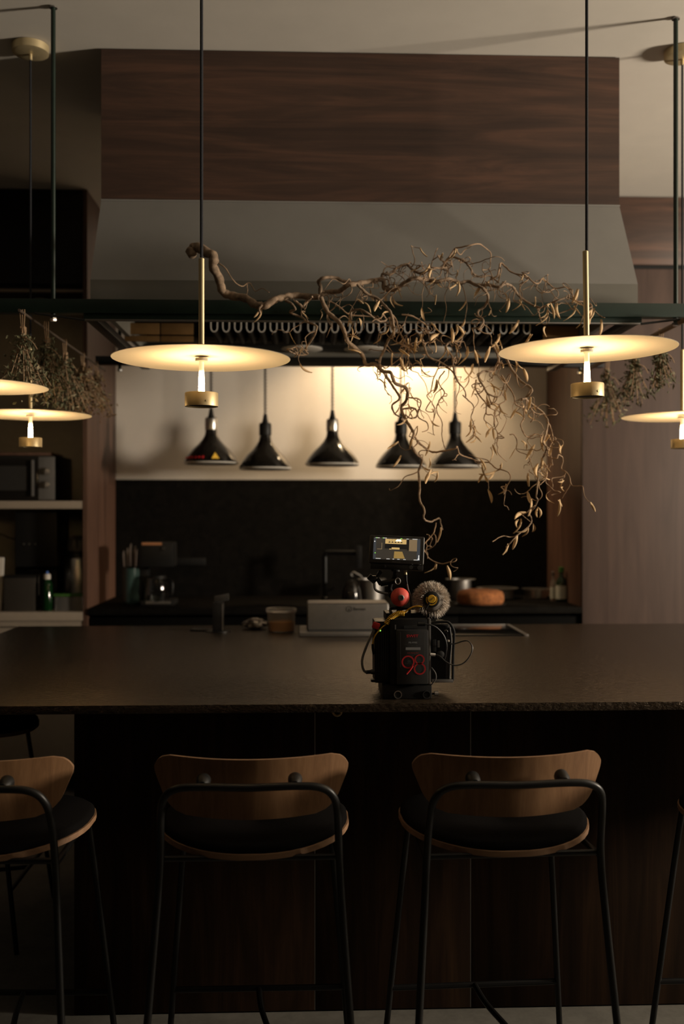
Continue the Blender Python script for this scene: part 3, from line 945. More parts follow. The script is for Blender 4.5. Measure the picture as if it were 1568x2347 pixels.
for key, (pp, r0, r1, dy) in S.items():
    ph = random.uniform(0, 6)
    pts3 = []
    for i, (x, y) in enumerate(pp):
        low = max(0.0, (y - 760) / 500.0)
        Yq = YBR + dy + 0.035 * math.sin(i * 0.9 + ph) * min(1, i / 3.0)
        pts3.append(P(x, y, Yq))
    path = smooth_path(pts3, 5)
    # small crooked wobble
    path = [q + Vector((random.uniform(-1, 1), random.uniform(-1, 1), random.uniform(-1, 1))) * 0.0007 for q in path]
    n = len(path)
    k = K(YBR)
    rads = [(r0 + (r1 - r0) * i / (n - 1)) * k * (1 + 0.10 * math.sin(i * 1.7 + ph) + (0.12 if i % 9 == 4 else 0)) for i in range(n)]
    if key == 'trunk':
        rads[0] *= 0.55
        rads[1] *= 0.8
    MB().tube(path, rads, 10 if r0 > 3 else 7).build('trunk' if key == 'trunk' else 'limb', 'bark' if r0 > 2.4 else 'twig', br, angle=80)
    limbs.append((key, path, rads))

def curly(p0, d, length, n=14, curl=1.0, grav=0.25):
    pts = [p0.copy()]
    d = d.normalized()
    ax = Vector((random.gauss(0, 1), random.gauss(0, .6), random.gauss(0, 1))).normalized()
    for i in range(n):
        if random.random() < 0.22:
            ax = Vector((random.gauss(0, 1), random.gauss(0, .6), random.gauss(0, 1))).normalized()
        d = Matrix.Rotation(random.uniform(0.15, 0.62) * curl, 3, ax) @ d
        d = (d + Vector((0, 0, -grav * 0.25))).normalized()
        pts.append(pts[-1] + d * (length / n))
    return pts


tw = MB()
tips = []
src = [l for l in limbs if l[0] not in ('trunk', 'B', 'AB', 'AB2', 'AG')]
weights = [len(l[1]) * (2.4 if l[0] in ('D', 'E', 'A', 'Hq', 'Kq', 'Lq', 'Nq', 'AE', 'Gq', 'Jq', 'Iq') else 1.0 if l[0] in ('Oq', 'Xq', 'C') else 0.55) for l in src]
for i in range(300):
    key, path, rads = random.choices(src, weights)[0]
    j = random.randrange(3, len(path))
    if key == 'C' and path[j].z < 1.50:
        continue
    d = Vector((random.gauss(0.2, 1), random.gauss(0, .7), random.gauss(-0.45, .9)))
    L = random.uniform(0.04, 0.14)
    if path[j].z > 1.95:
        L *= 1.15
    pts = curly(path[j], d, L, 16, random.uniform(1.0, 1.8), 0.4)
    r = random.uniform(0.9, 1.6) * k
    m = len(pts)
    tw.tube(smooth_path(pts, 2), [r * (1 - 0.55 * a / (2 * m - 2)) for a in range(2 * m - 1)], 5)
    tips.append((pts[-1], pts[-1] - pts[-3], key))
    if random.random() < 0.5:
        tips.append((pts[m // 2], Vector((0, 0, -1)), key))
tw.build('twigs', 'twig', br, kind='stuff', angle=80)

# curled dry leaves and catkins (shared meshes)
def leaf_mesh(seed, w, curl):
    random.seed(seed)
    mb = MB()
    n = 7
    rows = []
    for i in range(n):
        t_ = i / (n - 1)
        ww = w * math.sin(PI * (0.06 + 0.90 * t_)) ** 0.8
        bend = curl * t_ * t_
        c = Vector((0.35 * math.sin(t_ * 2.2 * curl) * 0.5, bend * 0.5, -t_))
        rows.append([c + Vector((-ww, 0.25 * w, 0)), c + Vector((0, -0.35 * w, 0)), c + Vector((ww, 0.25 * w, 0))])
    vs = [q for r in rows for q in r]
    vs += [q + Vector((0, 0.10 * w + 0.02, 0)) for q in vs]
    N = 3 * n
    fs = []
    for i in range(n - 1):
        for a in (0, 1):
            q = (i * 3 + a, i * 3 + a + 1, (i + 1) * 3 + a + 1, (i + 1) * 3 + a)
            fs.append(q)
            fs.append(tuple(x + N for x in q[::-1]))
    ring = [i * 3 for i in range(n)] + [3 * n - 2] + [i * 3 + 2 for i in range(n - 1, -1, -1)] + [1]
    fs += [(ring[a], ring[(a + 1) % len(ring)], ring[(a + 1) % len(ring)] + N, ring[a] + N) for a in range(len(ring))]
    mb.add(vs, fs)
    o = mb.build('leaf', 'leaf', None, angle=70)
    me = o.data
    bpy.data.objects.remove(o)
    return me


LEAVES = [leaf_mesh(1, 0.085, 1.1), leaf_mesh(2, 0.12, -1.0), leaf_mesh(3, 0.07, 1.6), leaf_mesh(4, 0.13, 0.7)]
random.seed(5)
placed = []
known = [(1195, 1195, 0), (1010, 1215, 0), (999, 1297, 20), (1025, 1302, -5), (1283, 1150, 20), (1290, 1122, 55), (1290, 1105, 60), (1218, 1150, 10), (1233, 1168, -20), (1206, 1180, 60), (1211, 1212, 30), (1186, 1232, 30),
         (1164, 1252, 35), (1115, 915, -35), (1140, 900, -40), (1240, 1010, 40), (1255, 1000, 0), (1225, 1025, 20), (1196, 1015, -20), (1210, 1090, 35), (1240, 1055, 10), (1234, 1068, 15), (1086, 985, 0),
         (1080, 965, 25), (1086, 1000, -10), (1128, 985, 20), (1150, 1065, 30), (1105, 1070, 45), (1137, 1085, 85), (985, 1018, 0), (985, 1055, 30), (920, 1050, 30), (1003, 1085, 20), (988, 1082, 5), (1160, 1115, 25), (1379, 738, 5),
         (1363, 712, 10), (1357, 715, 0), (1319, 705, 10), (1325, 668, 15), (1262, 700, 5), (1278, 700, -10), (1256, 715, 5), (1190, 740, 30), (1216, 770, 35), (1250, 755, 30), (1195, 690, 5), (1167, 690, 10), (1050, 650, -8),
         (870, 695, 10), (892, 755, 40), (899, 815, 30), (918, 825, 10), (923, 828, -10), (988, 745, 5), (955, 780, 40), (965, 770, 20), (1008, 770, 45), (1020, 800, 0), (1036, 757, 5), (1046, 750, -5), (1066, 765, 5), (1072, 800, 15),
         (1088, 808, 5), (1085, 840, 20), (1065, 845, 5), (1075, 870, 0), (1135, 790, 0), (1147, 770, 35), (1123, 800, 0), (1180, 830, 5), (1200, 850, -15), (985, 610, 35), (990, 622, 10), (1045, 575, 40), (1015, 586, 80), (600, 715, 5)]
for (x, y, a) in known:
    placed.append((P(x, y - 6, YBR - 0.06 + random.uniform(-0.03, 0.03)), Euler((random.uniform(-.3, .3), math.radians(a), random.uniform(-1.2, 1.2))), random.uniform(25, 38)))
for (x, y, a) in known[::2]:
    placed.append((P(x + random.uniform(-6, 6), y - 4, YBR - 0.06 + random.uniform(-0.03, 0.03)), Euler((random.uniform(-.4, .4), math.radians(a + random.choice((-28, 25, 40))), random.uniform(-1.5, 1.5))), random.uniform(18, 28)))
random.shuffle(tips)
for (p, d, key) in tips[:130]:
    placed.append((p, Euler((random.uniform(-.6, .6), random.gauss(0.2, .5), random.uniform(0, 6.28))), random.uniform(18, 31)))
for i, (p, e, s) in enumerate(placed):
    o = bpy.data.objects.new('leaf', LEAVES[i % 4])
    COL.objects.link(o)
    o.parent = br
    o.location = p - WL[br]
    o.rotation_euler = e
    sz = s * k
    o.scale = (sz, sz, sz)
MB().ball(P(446, 572, YBR), 9 * k, 12, (0.8, 1, 1.2)).build('broken_end', 'bark', br)

# ================================================================== bunches of dried herbs
def herb_bunch(x, Y, z_rail, length, width, mat, label, seed, tie=0.055, pale=0.2, n_leaf=420):
    random.seed(seed)
    root = thing('herb_bunch', label, 'herbs', (x, Y, z_rail), 'dried herb bunches hanging on the rack')
    tb = MB()
    for s in (-1, 0, 1):
        tb.tube(smooth_path([(s * 0.006, -0.008, 0.012), (s * 0.007, -0.011, 0), (s * 0.004, -0.006, -tie * 0.6), (0, 0, -tie)], 3), 0.0016, 5)
    tb.tube([(0.011 * math.cos(a), 0.011 * math.sin(a), -tie + 0.002 * math.sin(3 * a)) for a in [2 * PI * q / 10 for q in range(10)]], 0.002, 5, closed=True)
    tb.tube(smooth_path([(0.006, -0.01, -tie), (0.03, -0.014, -tie - 0.012), (0.045, -0.01, -tie - 0.035)], 3), 0.0016, 5)
    tb.build('twine', 'twine', root, world=False)
    st, lf, lp = MB(), MB(), MB()
    for i in range(26):
        a = random.uniform(0, 2 * PI)
        r = math.sqrt(random.random())
        e = Vector((math.cos(a) * r * width, math.sin(a) * r * width * 0.8, -tie - length * random.uniform(0.6, 1.0)))
        b = Vector((random.uniform(-.008, .008), random.uniform(-.008, .008), -tie + 0.035))
        m1 = b.lerp(e, 0.35) * 1.0
        m1.x *= 0.55
        m1.y *= 0.55
        path = smooth_path([b, m1, e], 5)
        st.tube(path, 0.0013, 4)
        for q in range(n_leaf // 26):
            t_ = random.uniform(0.32, 1.0)
            c = path[min(len(path) - 1, int(t_ * len(path)))] + Vector((random.gauss(0, .012), random.gauss(0, .012), random.gauss(0, .012)))
            u = Vector((random.gauss(0, 1), random.gauss(0, 1), random.gauss(-.6, 1))).normalized()
            w = u.orthogonal().normalized()
            w = Matrix.Rotation(random.uniform(0, 6.28), 3, u) @ w
            nn = u.cross(w)
            ll, ww = random.uniform(0.006, 0.015), random.uniform(0.002, 0.0055)
            tgt = lp if random.random() < pale else lf
            tgt.add([c - u * ll, c + w * ww + nn * ww * .5, c + u * ll, c - w * ww + nn * ww * .5, c + nn * -ww * 0.5],
                    [(0, 1, 4), (1, 2, 4), (2, 3, 4), (3, 0, 4), (0, 3, 2, 1)])
    st.build('stems', 'twine', root, kind='stuff', world=False, smooth=False)
    lf.build('foliage', mat, root, kind='stuff', world=False, smooth=False)
    lp.build('pale_foliage', 'herb_pale', root, kind='stuff', world=False, smooth=False)
    return root


xl, xr = rx0 - 0.07, rx1 + 0.01
zr_ = rzl + 0.002
herb_bunch(xl - 0.004, 3.12, zr_, 0.185, 0.085, 'herb', 'grey green dried herb bunch nearest the lens on the left rack rail', 31, 0.075)
herb_bunch(xl + 0.02, 3.31, zr_, 0.18, 0.066, 'herb', 'dark green dried herb bunch second along the left rack rail', 32, 0.075)
herb_bunch(xl, 3.64, zr_, 0.175, 0.10, 'herb', 'dull dried herb bunch third along the left rack rail', 33, 0.07)
herb_bunch(xl, 3.93, zr_, 0.17, 0.11, 'herb_brown', 'brownish dried flower bunch fourth along the left rack rail', 34, 0.065, 0.3)
herb_bunch(xl, 4.18, zr_, 0.16, 0.09, 'herb_brown', 'brown dried bunch farthest back on the left rack rail', 35, 0.06, 0.3, 300)
herb_bunch(xr, 3.62, zr_, 0.15, 0.06, 'herb', 'compact dark herb bunch hanging right of the big pendant disc', 36, 0.07, 0.1, 300)
herb_bunch(xr, 3.96, zr_, 0.20, 0.085, 'herb', 'spreading olive herb bunch below the big pendant disc on the right rail', 37, 0.07, 0.15, 330)
herb_bunch(xr, 3.36, zr_, 0.13, 0.05, 'herb', 'small herb bunch at the right edge behind the brass tube', 38, 0.07, 0.1, 240)

# ================================================================== things on the left shelves
def pbox(mb, x0, y0, x1, y1, Y, depth, bev=0.0, zmin=None):
    a, b = P(x0, y1, Y), P(x1, y0, Y)
    z0 = a.z if zmin is None else zmin
    return mb.box(a.x, b.x, Y, Y + depth, z0, b.z, bev)


def at(px, Y, z):
    return Vector((PX(px, Y), Y, z))


YM = 5.06
t = thing('microwave', 'black microwave with grey control panel and two dials on the upper shelf', 'microwave', at(40, YM, ZS1))
pbox(MB(), -95, 1044, 128, 1146, YM + 0.012, 0.33, 0.004, ZS1 + 0.004).build('body', 'black_plastic', t)
d = pbox(MB(), -94, 1047, 86, 1146, YM, 0.0115, 0.003, ZS1 + 0.008).build('door', 'black_gloss', t)
pbox(MB(), -40, 1068, 61, 1124, YM - 0.001, 0.0012).build('window', 'dark_grey', d)
pbox(MB(), 71.5, 1054, 76.5, 1137, YM - 0.016, 0.015, 0.002).build('handle', 'mid_grey', d)
p = pbox(MB(), 88, 1047, 125, 1147, YM, 0.0115, 0.002, ZS1 + 0.006).build('control_panel', 'mid_grey', t)
for y in (1080, 1111):
    c = P(106, y, YM - 0.001)
    kn = MB().lathe([(0.019, 0), (0.018, 0.010), (0.012, 0.012)], c, 24, axis=(0, -1, 0))
    kn.obox(c + Vector((0, -0.014, -0.002)), (0.008, 0.012, 0.030), (0, 0.2, 0), 0.002)
    kn.build('dial', 'steel_satin', p)
for x in (-80, 110):
    MB().lathe([(0.012, 0), (0.012, 0.005)], at(x, YM + 0.05, ZS1), 10).build('foot', 'black_plastic', t)
zt_m = PZ(40, 1044, YM + 0.012)
tag(MB().box(PX(-60, YM), PX(116, YM), YM + 0.02, YM + 0.25, zt_m + 0.0005, zt_m + 0.016, 0.004).build('serving_tray', 'walnut_side'), 'flat brown tray lying on top of the microwave', 'tray')

YE = 5.13
t = thing('espresso_machine', 'tall black espresso machine with small indicator lights on the lower shelf', 'coffee machine', at(80, YE, ZS0))
pbox(MB(), 34, 1172, 130, 1300, YE, 0.26, 0.008).build('brew_head', 'black_plastic', t)
pbox(MB(), 34, 1300, 130, 1372, YE + 0.12, 0.14, 0.004).build('column', 'black_plastic', t)
pbox(MB(), 34, 1372, 130, 1398, YE, 0.26, 0.006, ZS0 + 0.0005).build('drip_tray', 'black_plastic', t)
for x in (55, 67, 81):
    c = P(x, 1247, YE - 0.0005)
    MB().lathe([(0.0045, 0), (0.004, 0.002)], c, 12, axis=(0, -1, 0)).build('button', 'steel_satin', t)
pbox(MB(), 64, 1305, 88, 1309, YE + 0.119, 0.001).build('badge', 'mid_grey', t)
MB().tube(smooth_path([P(34, 1236, YE + 0.08), P(18, 1231, YE + 0.1), P(0, 1224, YE + 0.15), P(-40, 1226, YE + 0.2)], 4), 0.004, 6).build('power_cord', 'cable', t)
t = thing('storage_box', 'dark brown box standing before the espresso machine', 'box', at(44, 5.06, ZS0))
pbox(MB(), 9, 1322, 80, 1398, 5.03, 0.09, 0.003, ZS0 + 0.0005).build('box_body', M('brown_card', (0.022, 0.017, 0.012), 0.8, var=0.1), t)
pbox(MB(), 8, 1319, 81, 1325, 5.029, 0.092, 0.002).build('box_lid', 'black_plastic', t)
tag(MB().obox(at(-8, 5.06, ZS0) + Vector((0, 0, 0.137)), (0.065, 0.02, 0.266), (0, 0.04, 0), 0.004).build('chopping_board', 'white_plastic'), 'pale board leaning at the left edge of the lower shelf', 'board')
YT = 5.27
t = thing('vacuum_jug', 'brushed steel vacuum jug with grey pump lid on the lower shelf', 'jug', at(180, YT, ZS0))
kt = K(YT)
cj = at(180, YT, ZS0)
zj = PZ(166, 1277, YT)
MB().lathe([(32 * kt, 0.0005), (33 * kt, 0.004), (33 * kt, zj - ZS0 - 0.01), (30 * kt, zj - ZS0)], cj, 36).build('jug_body', 'steel', t)
ld = MB().lathe([(31 * kt, 0), (29 * kt, 8 * kt), (25 * kt, 14 * kt)], (cj.x, cj.y, zj + 0.0005), 30).build('jug_collar', 'black_plastic', t)
MB().lathe([(24 * kt, 0), (25.5 * kt, 6 * kt), (24 * kt, 26 * kt), (12 * kt, 34 * kt)], (cj.x, cj.y, zj + 14.2 * kt), 30).build('pump_lid', 'mid_grey', t)
MB().lathe([(9 * kt, 0), (9 * kt, 20 * kt), (7 * kt, 22 * kt)], (cj.x - 4 * kt, cj.y - 0.05, zj + 20 * kt), 18).build('pump_button', 'mid_grey', t)
YS = 5.04
t = thing('soap_bottle', 'green dish soap bottle with white cap and blue tip', 'bottle', at(108, YS, ZS0))
ks = K(YS)
cs = at(108, YS, ZS0)
MB().lathe([(10 * ks, 0.0005), (12 * ks, 0.004), (12 * ks, 60 * ks), (9 * ks, 68 * ks), (6 * ks, 72 * ks)], cs, 20).build('bottle_body', 'glass_green', t)
MB().lathe([(8 * ks, 0), (8 * ks, 9 * ks), (6 * ks, 12 * ks)], cs + Vector((0, 0, 72.5 * ks)), 16).build('cap', 'white_plastic', t)
MB().lathe([(3.2 * ks, 0), (2.6 * ks, 6 * ks)], cs + Vector((0, 0, 84.7 * ks)), 12).build('cap_tip', 'blue_plastic', t)
t = thing('lidded_container', 'clear food container with a green lid beside the soap bottle', 'container', at(157, 5.05, ZS0))
pbox(MB(), 125, 1368, 188, 1398, 5.03, 0.085, 0.006, ZS0 + 0.0005).build('container_body', 'clear_tub', t)
pbox(MB(), 122, 1361, 190, 1367.5, 5.027, 0.091, 0.002).build('container_lid', 'green_lid', t)

# ================================================================== things on the back counter
YJ = 5.22
kj = K(YJ)
cj = at(301, YJ, WT)
t = thing('cutlery_jar', 'dark greenish glass jar of cutlery on the back counter', 'jar', cj)
MB().lathe([(17 * kj, 0.0005), (18 * kj, 0.003), (18.5 * kj, 86 * kj), (17.3 * kj, 86 * kj), (16.8 * kj, 0.006), (0.3 * kj, 0.006)], cj, 28).build('jar_wall', M('smoky_jar_glass', (0.05, 0.09, 0.08), 0.1, var=0.1, trans=0.4), t)
for i, (dx, top, lean) in enumerate(((-14, 122, -.10), (-8, 128, -.03), (0, 138, .02), (8, 132, .05), (13, 126, .10))):
    b = cj + Vector((dx * kj * 0.6, (i % 2) * 0.02 - 0.01, 0.008))
    e = cj + Vector(((dx + lean * 20) * kj, (i % 2) * 0.02 - 0.01, top * kj))
    mb = MB().tube([b, b.lerp(e, 0.55), b.lerp(e, 0.75), b.lerp(e, 0.93), e], [0.0035, 0.0035, 0.0075, 0.0075, 0.003], 8)
    tag(mb.build('table_knife', 'steel'), ('leftmost leaning', 'second from the left', 'middle and tallest', 'second from the right', 'rightmost leaning')[i] + ' steel knife in the glass cutlery jar', 'cutlery', 'cutlery in the glass jar')
YC = 5.20
kc = K(YC)
cc = at(362, YC, WT)
t = thing('coffee_maker', 'black filter coffee maker with copper strip and glass carafe', 'coffee maker', cc)
pbox(MB(), 322, 1244, 396, 1300, YC - 0.07, 0.17, 0.006).build('water_tank', 'black_plastic', t)
pbox(MB(), 322, 1300, 340, 1376, YC + 0.03, 0.07, 0.004).build('column', 'black_plastic', t)
pbox(MB(), 322, 1377, 398, 1392, YC - 0.08, 0.18, 0.004, WT + 0.0005).build('heating_base', 'black_plastic', t)
pbox(MB(), 334, 1378, 392, 1384, YC - 0.0815, 0.0012).build('base_trim', 'steel_satin', t)
pbox(MB(), 325, 1243, 371, 1249.5, YC - 0.0715, 0.0012).build('copper_strip', 'copper', t)
MB().lathe([(0.0105, 0), (0.0100, 0.006)], P(375, 1257, YC - 0.0715), 16, axis=(0, -1, 0)).build('dial', 'chrome', t)
zb_ = PZ(365, 1377, YC) + 0.0008
ca = MB().lathe([(24 * kc, 0), (27 * kc, 6 * kc), (28 * kc, 22 * kc), (24 * kc, 44 * kc), (22.5 * kc, 52 * kc), (21.5 * kc, 52 * kc), (23 * kc, 44 * kc), (27 * kc, 22 * kc), (23 * kc, 3 * kc), (.3 * kc, 3 * kc)], (cc.x, YC - 0.03, zb_), 30)
ca_o = ca.build('carafe', 'glass', t)
MB().lathe([(22 * kc, 52.4 * kc), (20 * kc, 58 * kc)], (cc.x, YC - 0.03, zb_), 24).build('carafe_lid', 'black_plastic', ca_o)
MB().tube(smooth_path([(cc.x + 21 * kc, YC - 0.04, zb_ + 48 * kc), (cc.x + 36 * kc, YC - 0.06, zb_ + 44 * kc), (cc.x + 35 * kc, YC - 0.06, zb_ + 16 * kc), (cc.x + 27 * kc, YC - 0.045, zb_ + 10 * kc)], 4), 0.005, 8).build('carafe_handle', 'black_plastic', ca_o)
YO = YW - 0.021
t = thing('socket_strip', 'black strip of wall sockets on the dark backsplash', 'sockets', P(432, 1287, YO))
pbox(MB(), 388, 1279, 472, 1296, YO - 0.014, 0.0138, 0.003).build('strip_body', 'black_plastic', t)
for x in (398, 417, 427, 439, 448, 463):
    MB().tube([P(x, 1287, YO - 0.0145) + Vector((0.006 * math.cos(a), 0, 0.006 * math.sin(a))) for a in [2 * PI * q / 12 for q in range(12)]], 0.0012, 5, closed=True).build('socket_ring', 'chrome', t)
YA = 5.42
ka = K(YA)
ca_ = at(745, YA, WT)
t = thing('kitchen_tap', 'angular black kitchen tap rising from the back counter', 'tap', ca_)
MB().lathe([(9 * ka, 0.0005), (9 * ka, 6 * ka), (6.5 * ka, 8 * ka)], ca_, 20).build('tap_base', 'black_steel', t)
zt_ = PZ(745, 1266, YA)
MB().tube(smooth_path([ca_ + Vector((0, 0, 0.006)), (ca_.x, YA, zt_ - 0.05), (ca_.x, YA, zt_ - 0.022), (ca_.x + 0.008, YA - 0.004, zt_ - 0.006), (ca_.x + 0.024, YA - 0.01, zt_), (PX(815, YA), YA - 0.06, zt_)], 5), 5.6 * ka, 12).build('tap_neck', 'black_steel', t)
MB().box(PX(814, YA), PX(827, YA), YA - 0.08, YA - 0.05, PZ(820, 1300, YA), PZ(820, 1250, YA), 0.003).build('spout', 'black_steel', t)
MB().tube([ca_ + Vector((0.012, 0, 0.05)), ca_ + Vector((0.05, -0.02, 0.07))], 0.004, 8).build('lever', 'black_steel', t)


def pot(px, Y, half, y_top, name, label, mat, rim=1.12, handles=True, lid=False):
    k_ = K(Y)
    c = at(px, Y, WT)
    h = PZ(px, y_top, Y) - WT
    r = half * k_
    t_ = thing(name, label, 'pot', c)
    MB().lathe([(r * 0.96, 0.0005), (r, 0.004), (r, h - 0.004), (r * rim, h - 0.001), (r * rim, h), (r * 0.97, h), (r * 0.95, 0.006), (0.001, 0.006)], c, 36).build('pot_body', mat, t_)
    if handles:
        for s in (-1, 1):
            q = [c + Vector((s * r * 1.0, dy, h * 0.72 + dz)) for dy, dz in ((-0.022, 0), (-0.018, 0.004), (0.018, 0.004), (0.022, 0))]
            q[1].x += s * 0.022
            q[2].x += s * 0.022
            MB().tube(smooth_path(q, 3), 0.004, 6).build('handle', 'steel', t_)
    if lid:
        MB().lathe([(r * 1.06, h + 0.0005), (r * 0.9, h + 0.006), (r * 0.3, h + 0.012), (0.012, h + 0.014), (0.014, h + 0.026), (0.001, h + 0.028)], c, 30).build('lid', mat, t_)
    return t_


pot(852, 5.42, 28, 1327, 'stock_pot', 'steel stock pot with a ladle hooked in it behind the steel box', 'steel_satin', 1.18)
cl = P(852, 1327, 5.42)
tag(MB().tube(smooth_path([cl + Vector((0.0, 0.02, -0.10)), cl + Vector((-0.05, 0, 0.004)), cl + Vector((-0.082, -0.01, 0.030)), cl + Vector((-0.100, -0.012, 0.038)), cl + Vector((-0.112, -0.012, 0.026)), cl + Vector((-0.104, -0.012, 0.016))], 4),
              0.004, 8).build('ladle', 'steel_satin'), 'ladle with hooked handle sticking out of the stock pot', 'ladle')
tag(MB().lathe([(22 * K(5.3), 0.0005), (23 * K(5.3), 0.02), (20 * K(5.3), 0.07), (12 * K(5.3), 0.11), (9 * K(5.3), 0.118), (0.001, 0.120)], at(806, 5.3, WT), 28).build('kettle', 'black_gloss'), 'round black kettle beside the kitchen tap', 'kettle')
pot(1056, 5.42, 24, 1327, 'tall_pot', 'tall pale steel pot behind the furry microphone', 'steel_satin', 1.45, False)
pot(1140, 5.50, 38, 1347, 'wide_pan', 'wide low steel pan behind the round cake', 'steel_satin', 1.28, False)
pot(1228, 5.50, 26, 1349, 'small_pan', 'small dark steel pan between the cake and the wine bottle', 'steel', 1.25, False)
YK = 5.10
kk = K(YK)
ck = at(1101, YK, WT)
t = thing('cake_plate', 'dark plate under the round cake on the back counter', 'plate', ck)
MB().lathe([(36 * kk, 0.0005), (38 * kk, 0.003), (58 * kk, 0.006), (59 * kk, 0.008), (40 * kk, 0.0075), (0.001, 0.0075)], ck, 36).build('plate_dish', 'dark_grey', t)
cake = MB().lathe([(50 * kk, 0.0), (54 * kk, 6 * kk), (54 * kk, 20 * kk), (50 * kk, 28 * kk), (40 * kk, 31.5 * kk), (20 * kk, 32.5 * kk), (0.001, 33 * kk)], (ck.x, ck.y, WT + 0.0085), 48)
random.seed(3)
cake.v = [q + Vector((random.uniform(-1, 1), random.uniform(-1, 1), random.uniform(-.6, .6))) * 0.0018 if q.z > WT + 0.012 else q for q in cake.v]
tag(cake.build('round_cake', 'cake', angle=80), 'round golden brown cake on the back counter', 'cake')
for (px, half, yt, lab, mats, seed) in ((1287, 12.5, 1302, 'dark wine bottle with a pale paper label at the right end of the counter', ('glass_dark', 'paper_label'), 0),
                                        (1268, 6.5, 1312, 'slim pale oil bottle left of the wine bottle', ('clear_tub', 'paper_label'), 1)):
    Yb = 5.30 + 0.05 * seed
    kb = K(Yb)
    c = at(px, Yb, WT)
    h = PZ(px, yt, Yb) - WT
    t = thing('wine_bottle' if seed == 0 else 'oil_bottle', lab, 'bottle', c)
    r = half * kb
    MB().lathe([(r * 0.9, 0.0005), (r, 0.005), (r, h * 0.58), (r * 0.75, h * 0.68), (r * 0.42, h * 0.76), (r * 0.40, h * 0.98), (r * 0.30, h)], c, 24).build('bottle_body', mats[0], t)
    MB().lathe([(r * 1.015, h * 0.08), (r * 1.015, h * 0.48)], c, 24, cap=False).build('bottle_label', mats[1], t)
    MB().lathe([(r * 0.5, h * 0.88), (r * 0.5, h * 1.02), (r * 0.4, h * 1.03)], c, 16).build('bottle_cap', 'green_lid' if seed == 0 else 'steel_satin', t)

# ================================================================== things on the island
Y1 = 4.0
t = thing('power_tower', 'black pop up power socket tower with slanted lid on the island', 'power socket', at(500, Y1, WT))
pbox(MB(), 487, 1382, 512, 1447, Y1, 0.045, 0.002, WT + 0.0005).build('tower_body', 'black_plastic', t)
c = P(507, 1372, Y1)
MB().obox((c.x, Y1 + 0.022, c.z), (0.060, 0.060, 0.006), (math.radians(20), math.radians(-10), 0), 0.002).build('tower_lid', 'dark_grey', t)
MB().box(PX(508.5, Y1), PX(512.5, Y1), Y1 - 0.0015, Y1, WT + 0.005, PZ(500, 1384, Y1)).build('trim_strip', 'steel_satin', t)
MB().lathe([(0.052, 0.0004), (0.052, 0.003), (0.03, 0.004)], at(500, Y1 + 0.02, WT), 28).build('collar', 'black_steel', t)
tag(MB().lathe([(0.045, 0.0004), (0.047, 0.004), (0.044, 0.006), (0.040, 0.004), (0.001, 0.004)], at(462, 4.06, WT), 30).build('desk_grommet', 'black_steel'), 'flat round black grommet left of the power tower', 'grommet')
Y2 = 4.02
k2 = K(Y2)
c2 = at(645, Y2, WT)
t = thing('food_tub', 'clear plastic tub half full of orange puree', 'tub', c2)
MB().lathe([(29 * k2, 0.0006), (30 * k2, 0.003), (33 * k2, 44 * k2), (32.2 * k2, 44 * k2), (29 * k2, 0.004), (0.001, 0.004)], c2, 36).build('tub_wall', 'clear_tub', t)
MB().lathe([(28.4 * k2, 0.0045), (30.2 * k2, 22 * k2), (29 * k2, 23.5 * k2), (0.001, 22.5 * k2)], c2, 32).build('puree', 'orange_food', t)
MB().lathe([(33.5 * k2, 43.5 * k2), (35.5 * k2, 44.5 * k2), (35.5 * k2, 51 * k2), (33.5 * k2, 53 * k2), (31 * k2, 51 * k2), (0.001, 50 * k2)], c2, 36).build('tub_lid', 'clear_tub', t)
random.seed(12)
fo = MB().ball((0, 0, 0), 1.0, 18)
cf = at(584, 4.10, WT)
fo.v = [cf + Vector((q.x * 0.05, q.y * 0.035, max(0.0005, 0.020 + q.z * 0.020))) + (Vector((random.uniform(-1, 1), random.uniform(-1, 1), random.uniform(-.2, 1))) * 0.007 if q.z > -0.7 else Vector()) for q in fo.v]
tag(fo.build('crumpled_foil', 'foil', smooth=False), 'crumpled foil lying beside the tub of orange puree', 'foil')
YX = 3.845
t = thing('steel_tray', 'shallow steel tray under the branded steel box', 'tray', at(790, YX, WT))
xa, xb = PX(686, YX), PX(900, YX)
MB().box(xa, xb, YX - 0.015, YX + 0.22, WT + 0.0005, WT + 0.018, 0.004).build('tray_body', 'steel_satin', t)
t = thing('steel_box', 'satin steel box with a round printed logo standing on the island', 'box', at(790, YX, WT + 0.018))
MB().box(PX(703, YX), PX(893, YX), YX + 0.02, YX + 0.17, WT + 0.0185, PZ(790, 1382, YX + 0.02), 0.012, 3).build('box_body', 'steel_satin', t)
MB().box(PX(703, YX) + 0.008, PX(893, YX) - 0.008, YX + 0.0185, YX + 0.022, WT + 0.0185, WT + 0.024).build('box_base', 'dark_grey', t)
q = P(800, 1396, YX + 0.0195)
lg = MB().tube([q + Vector((0.0105 * math.cos(a), 0, 0.0105 * math.sin(a))) for a in [2 * PI * i / 20 for i in range(20)]], 0.0010, 5, closed=True)
lg.add([q + Vector((-0.003, -0.0005, -0.006)), q + Vector((0.003, -0.0005, -0.006)), q + Vector((0, -0.0005, 0.005))], [(0, 1, 2)])
lg.build('logo_ring', 'dark_grey', t)
text_mesh('logo_text', 'Berman', 0.0155, 'dark_grey', t, P(824, 1396, YX + 0.0192), bold=0.0002)
t = thing('cooktop', 'black glass cooktop with a steel edge set in the island behind the camera rig', 'cooktop', at(1100, 4.0, WT))
MB().box(0.30, 0.845, 3.83, 4.18, WT + 0.0003, WT + 0.005, 0.001).build('glass_plate', 'glass_black', t)
MB().box(0.8455, 0.862, 3.825, 4.185, WT + 0.0003, WT + 0.006, 0.001).build('steel_edge', 'steel_satin', t)
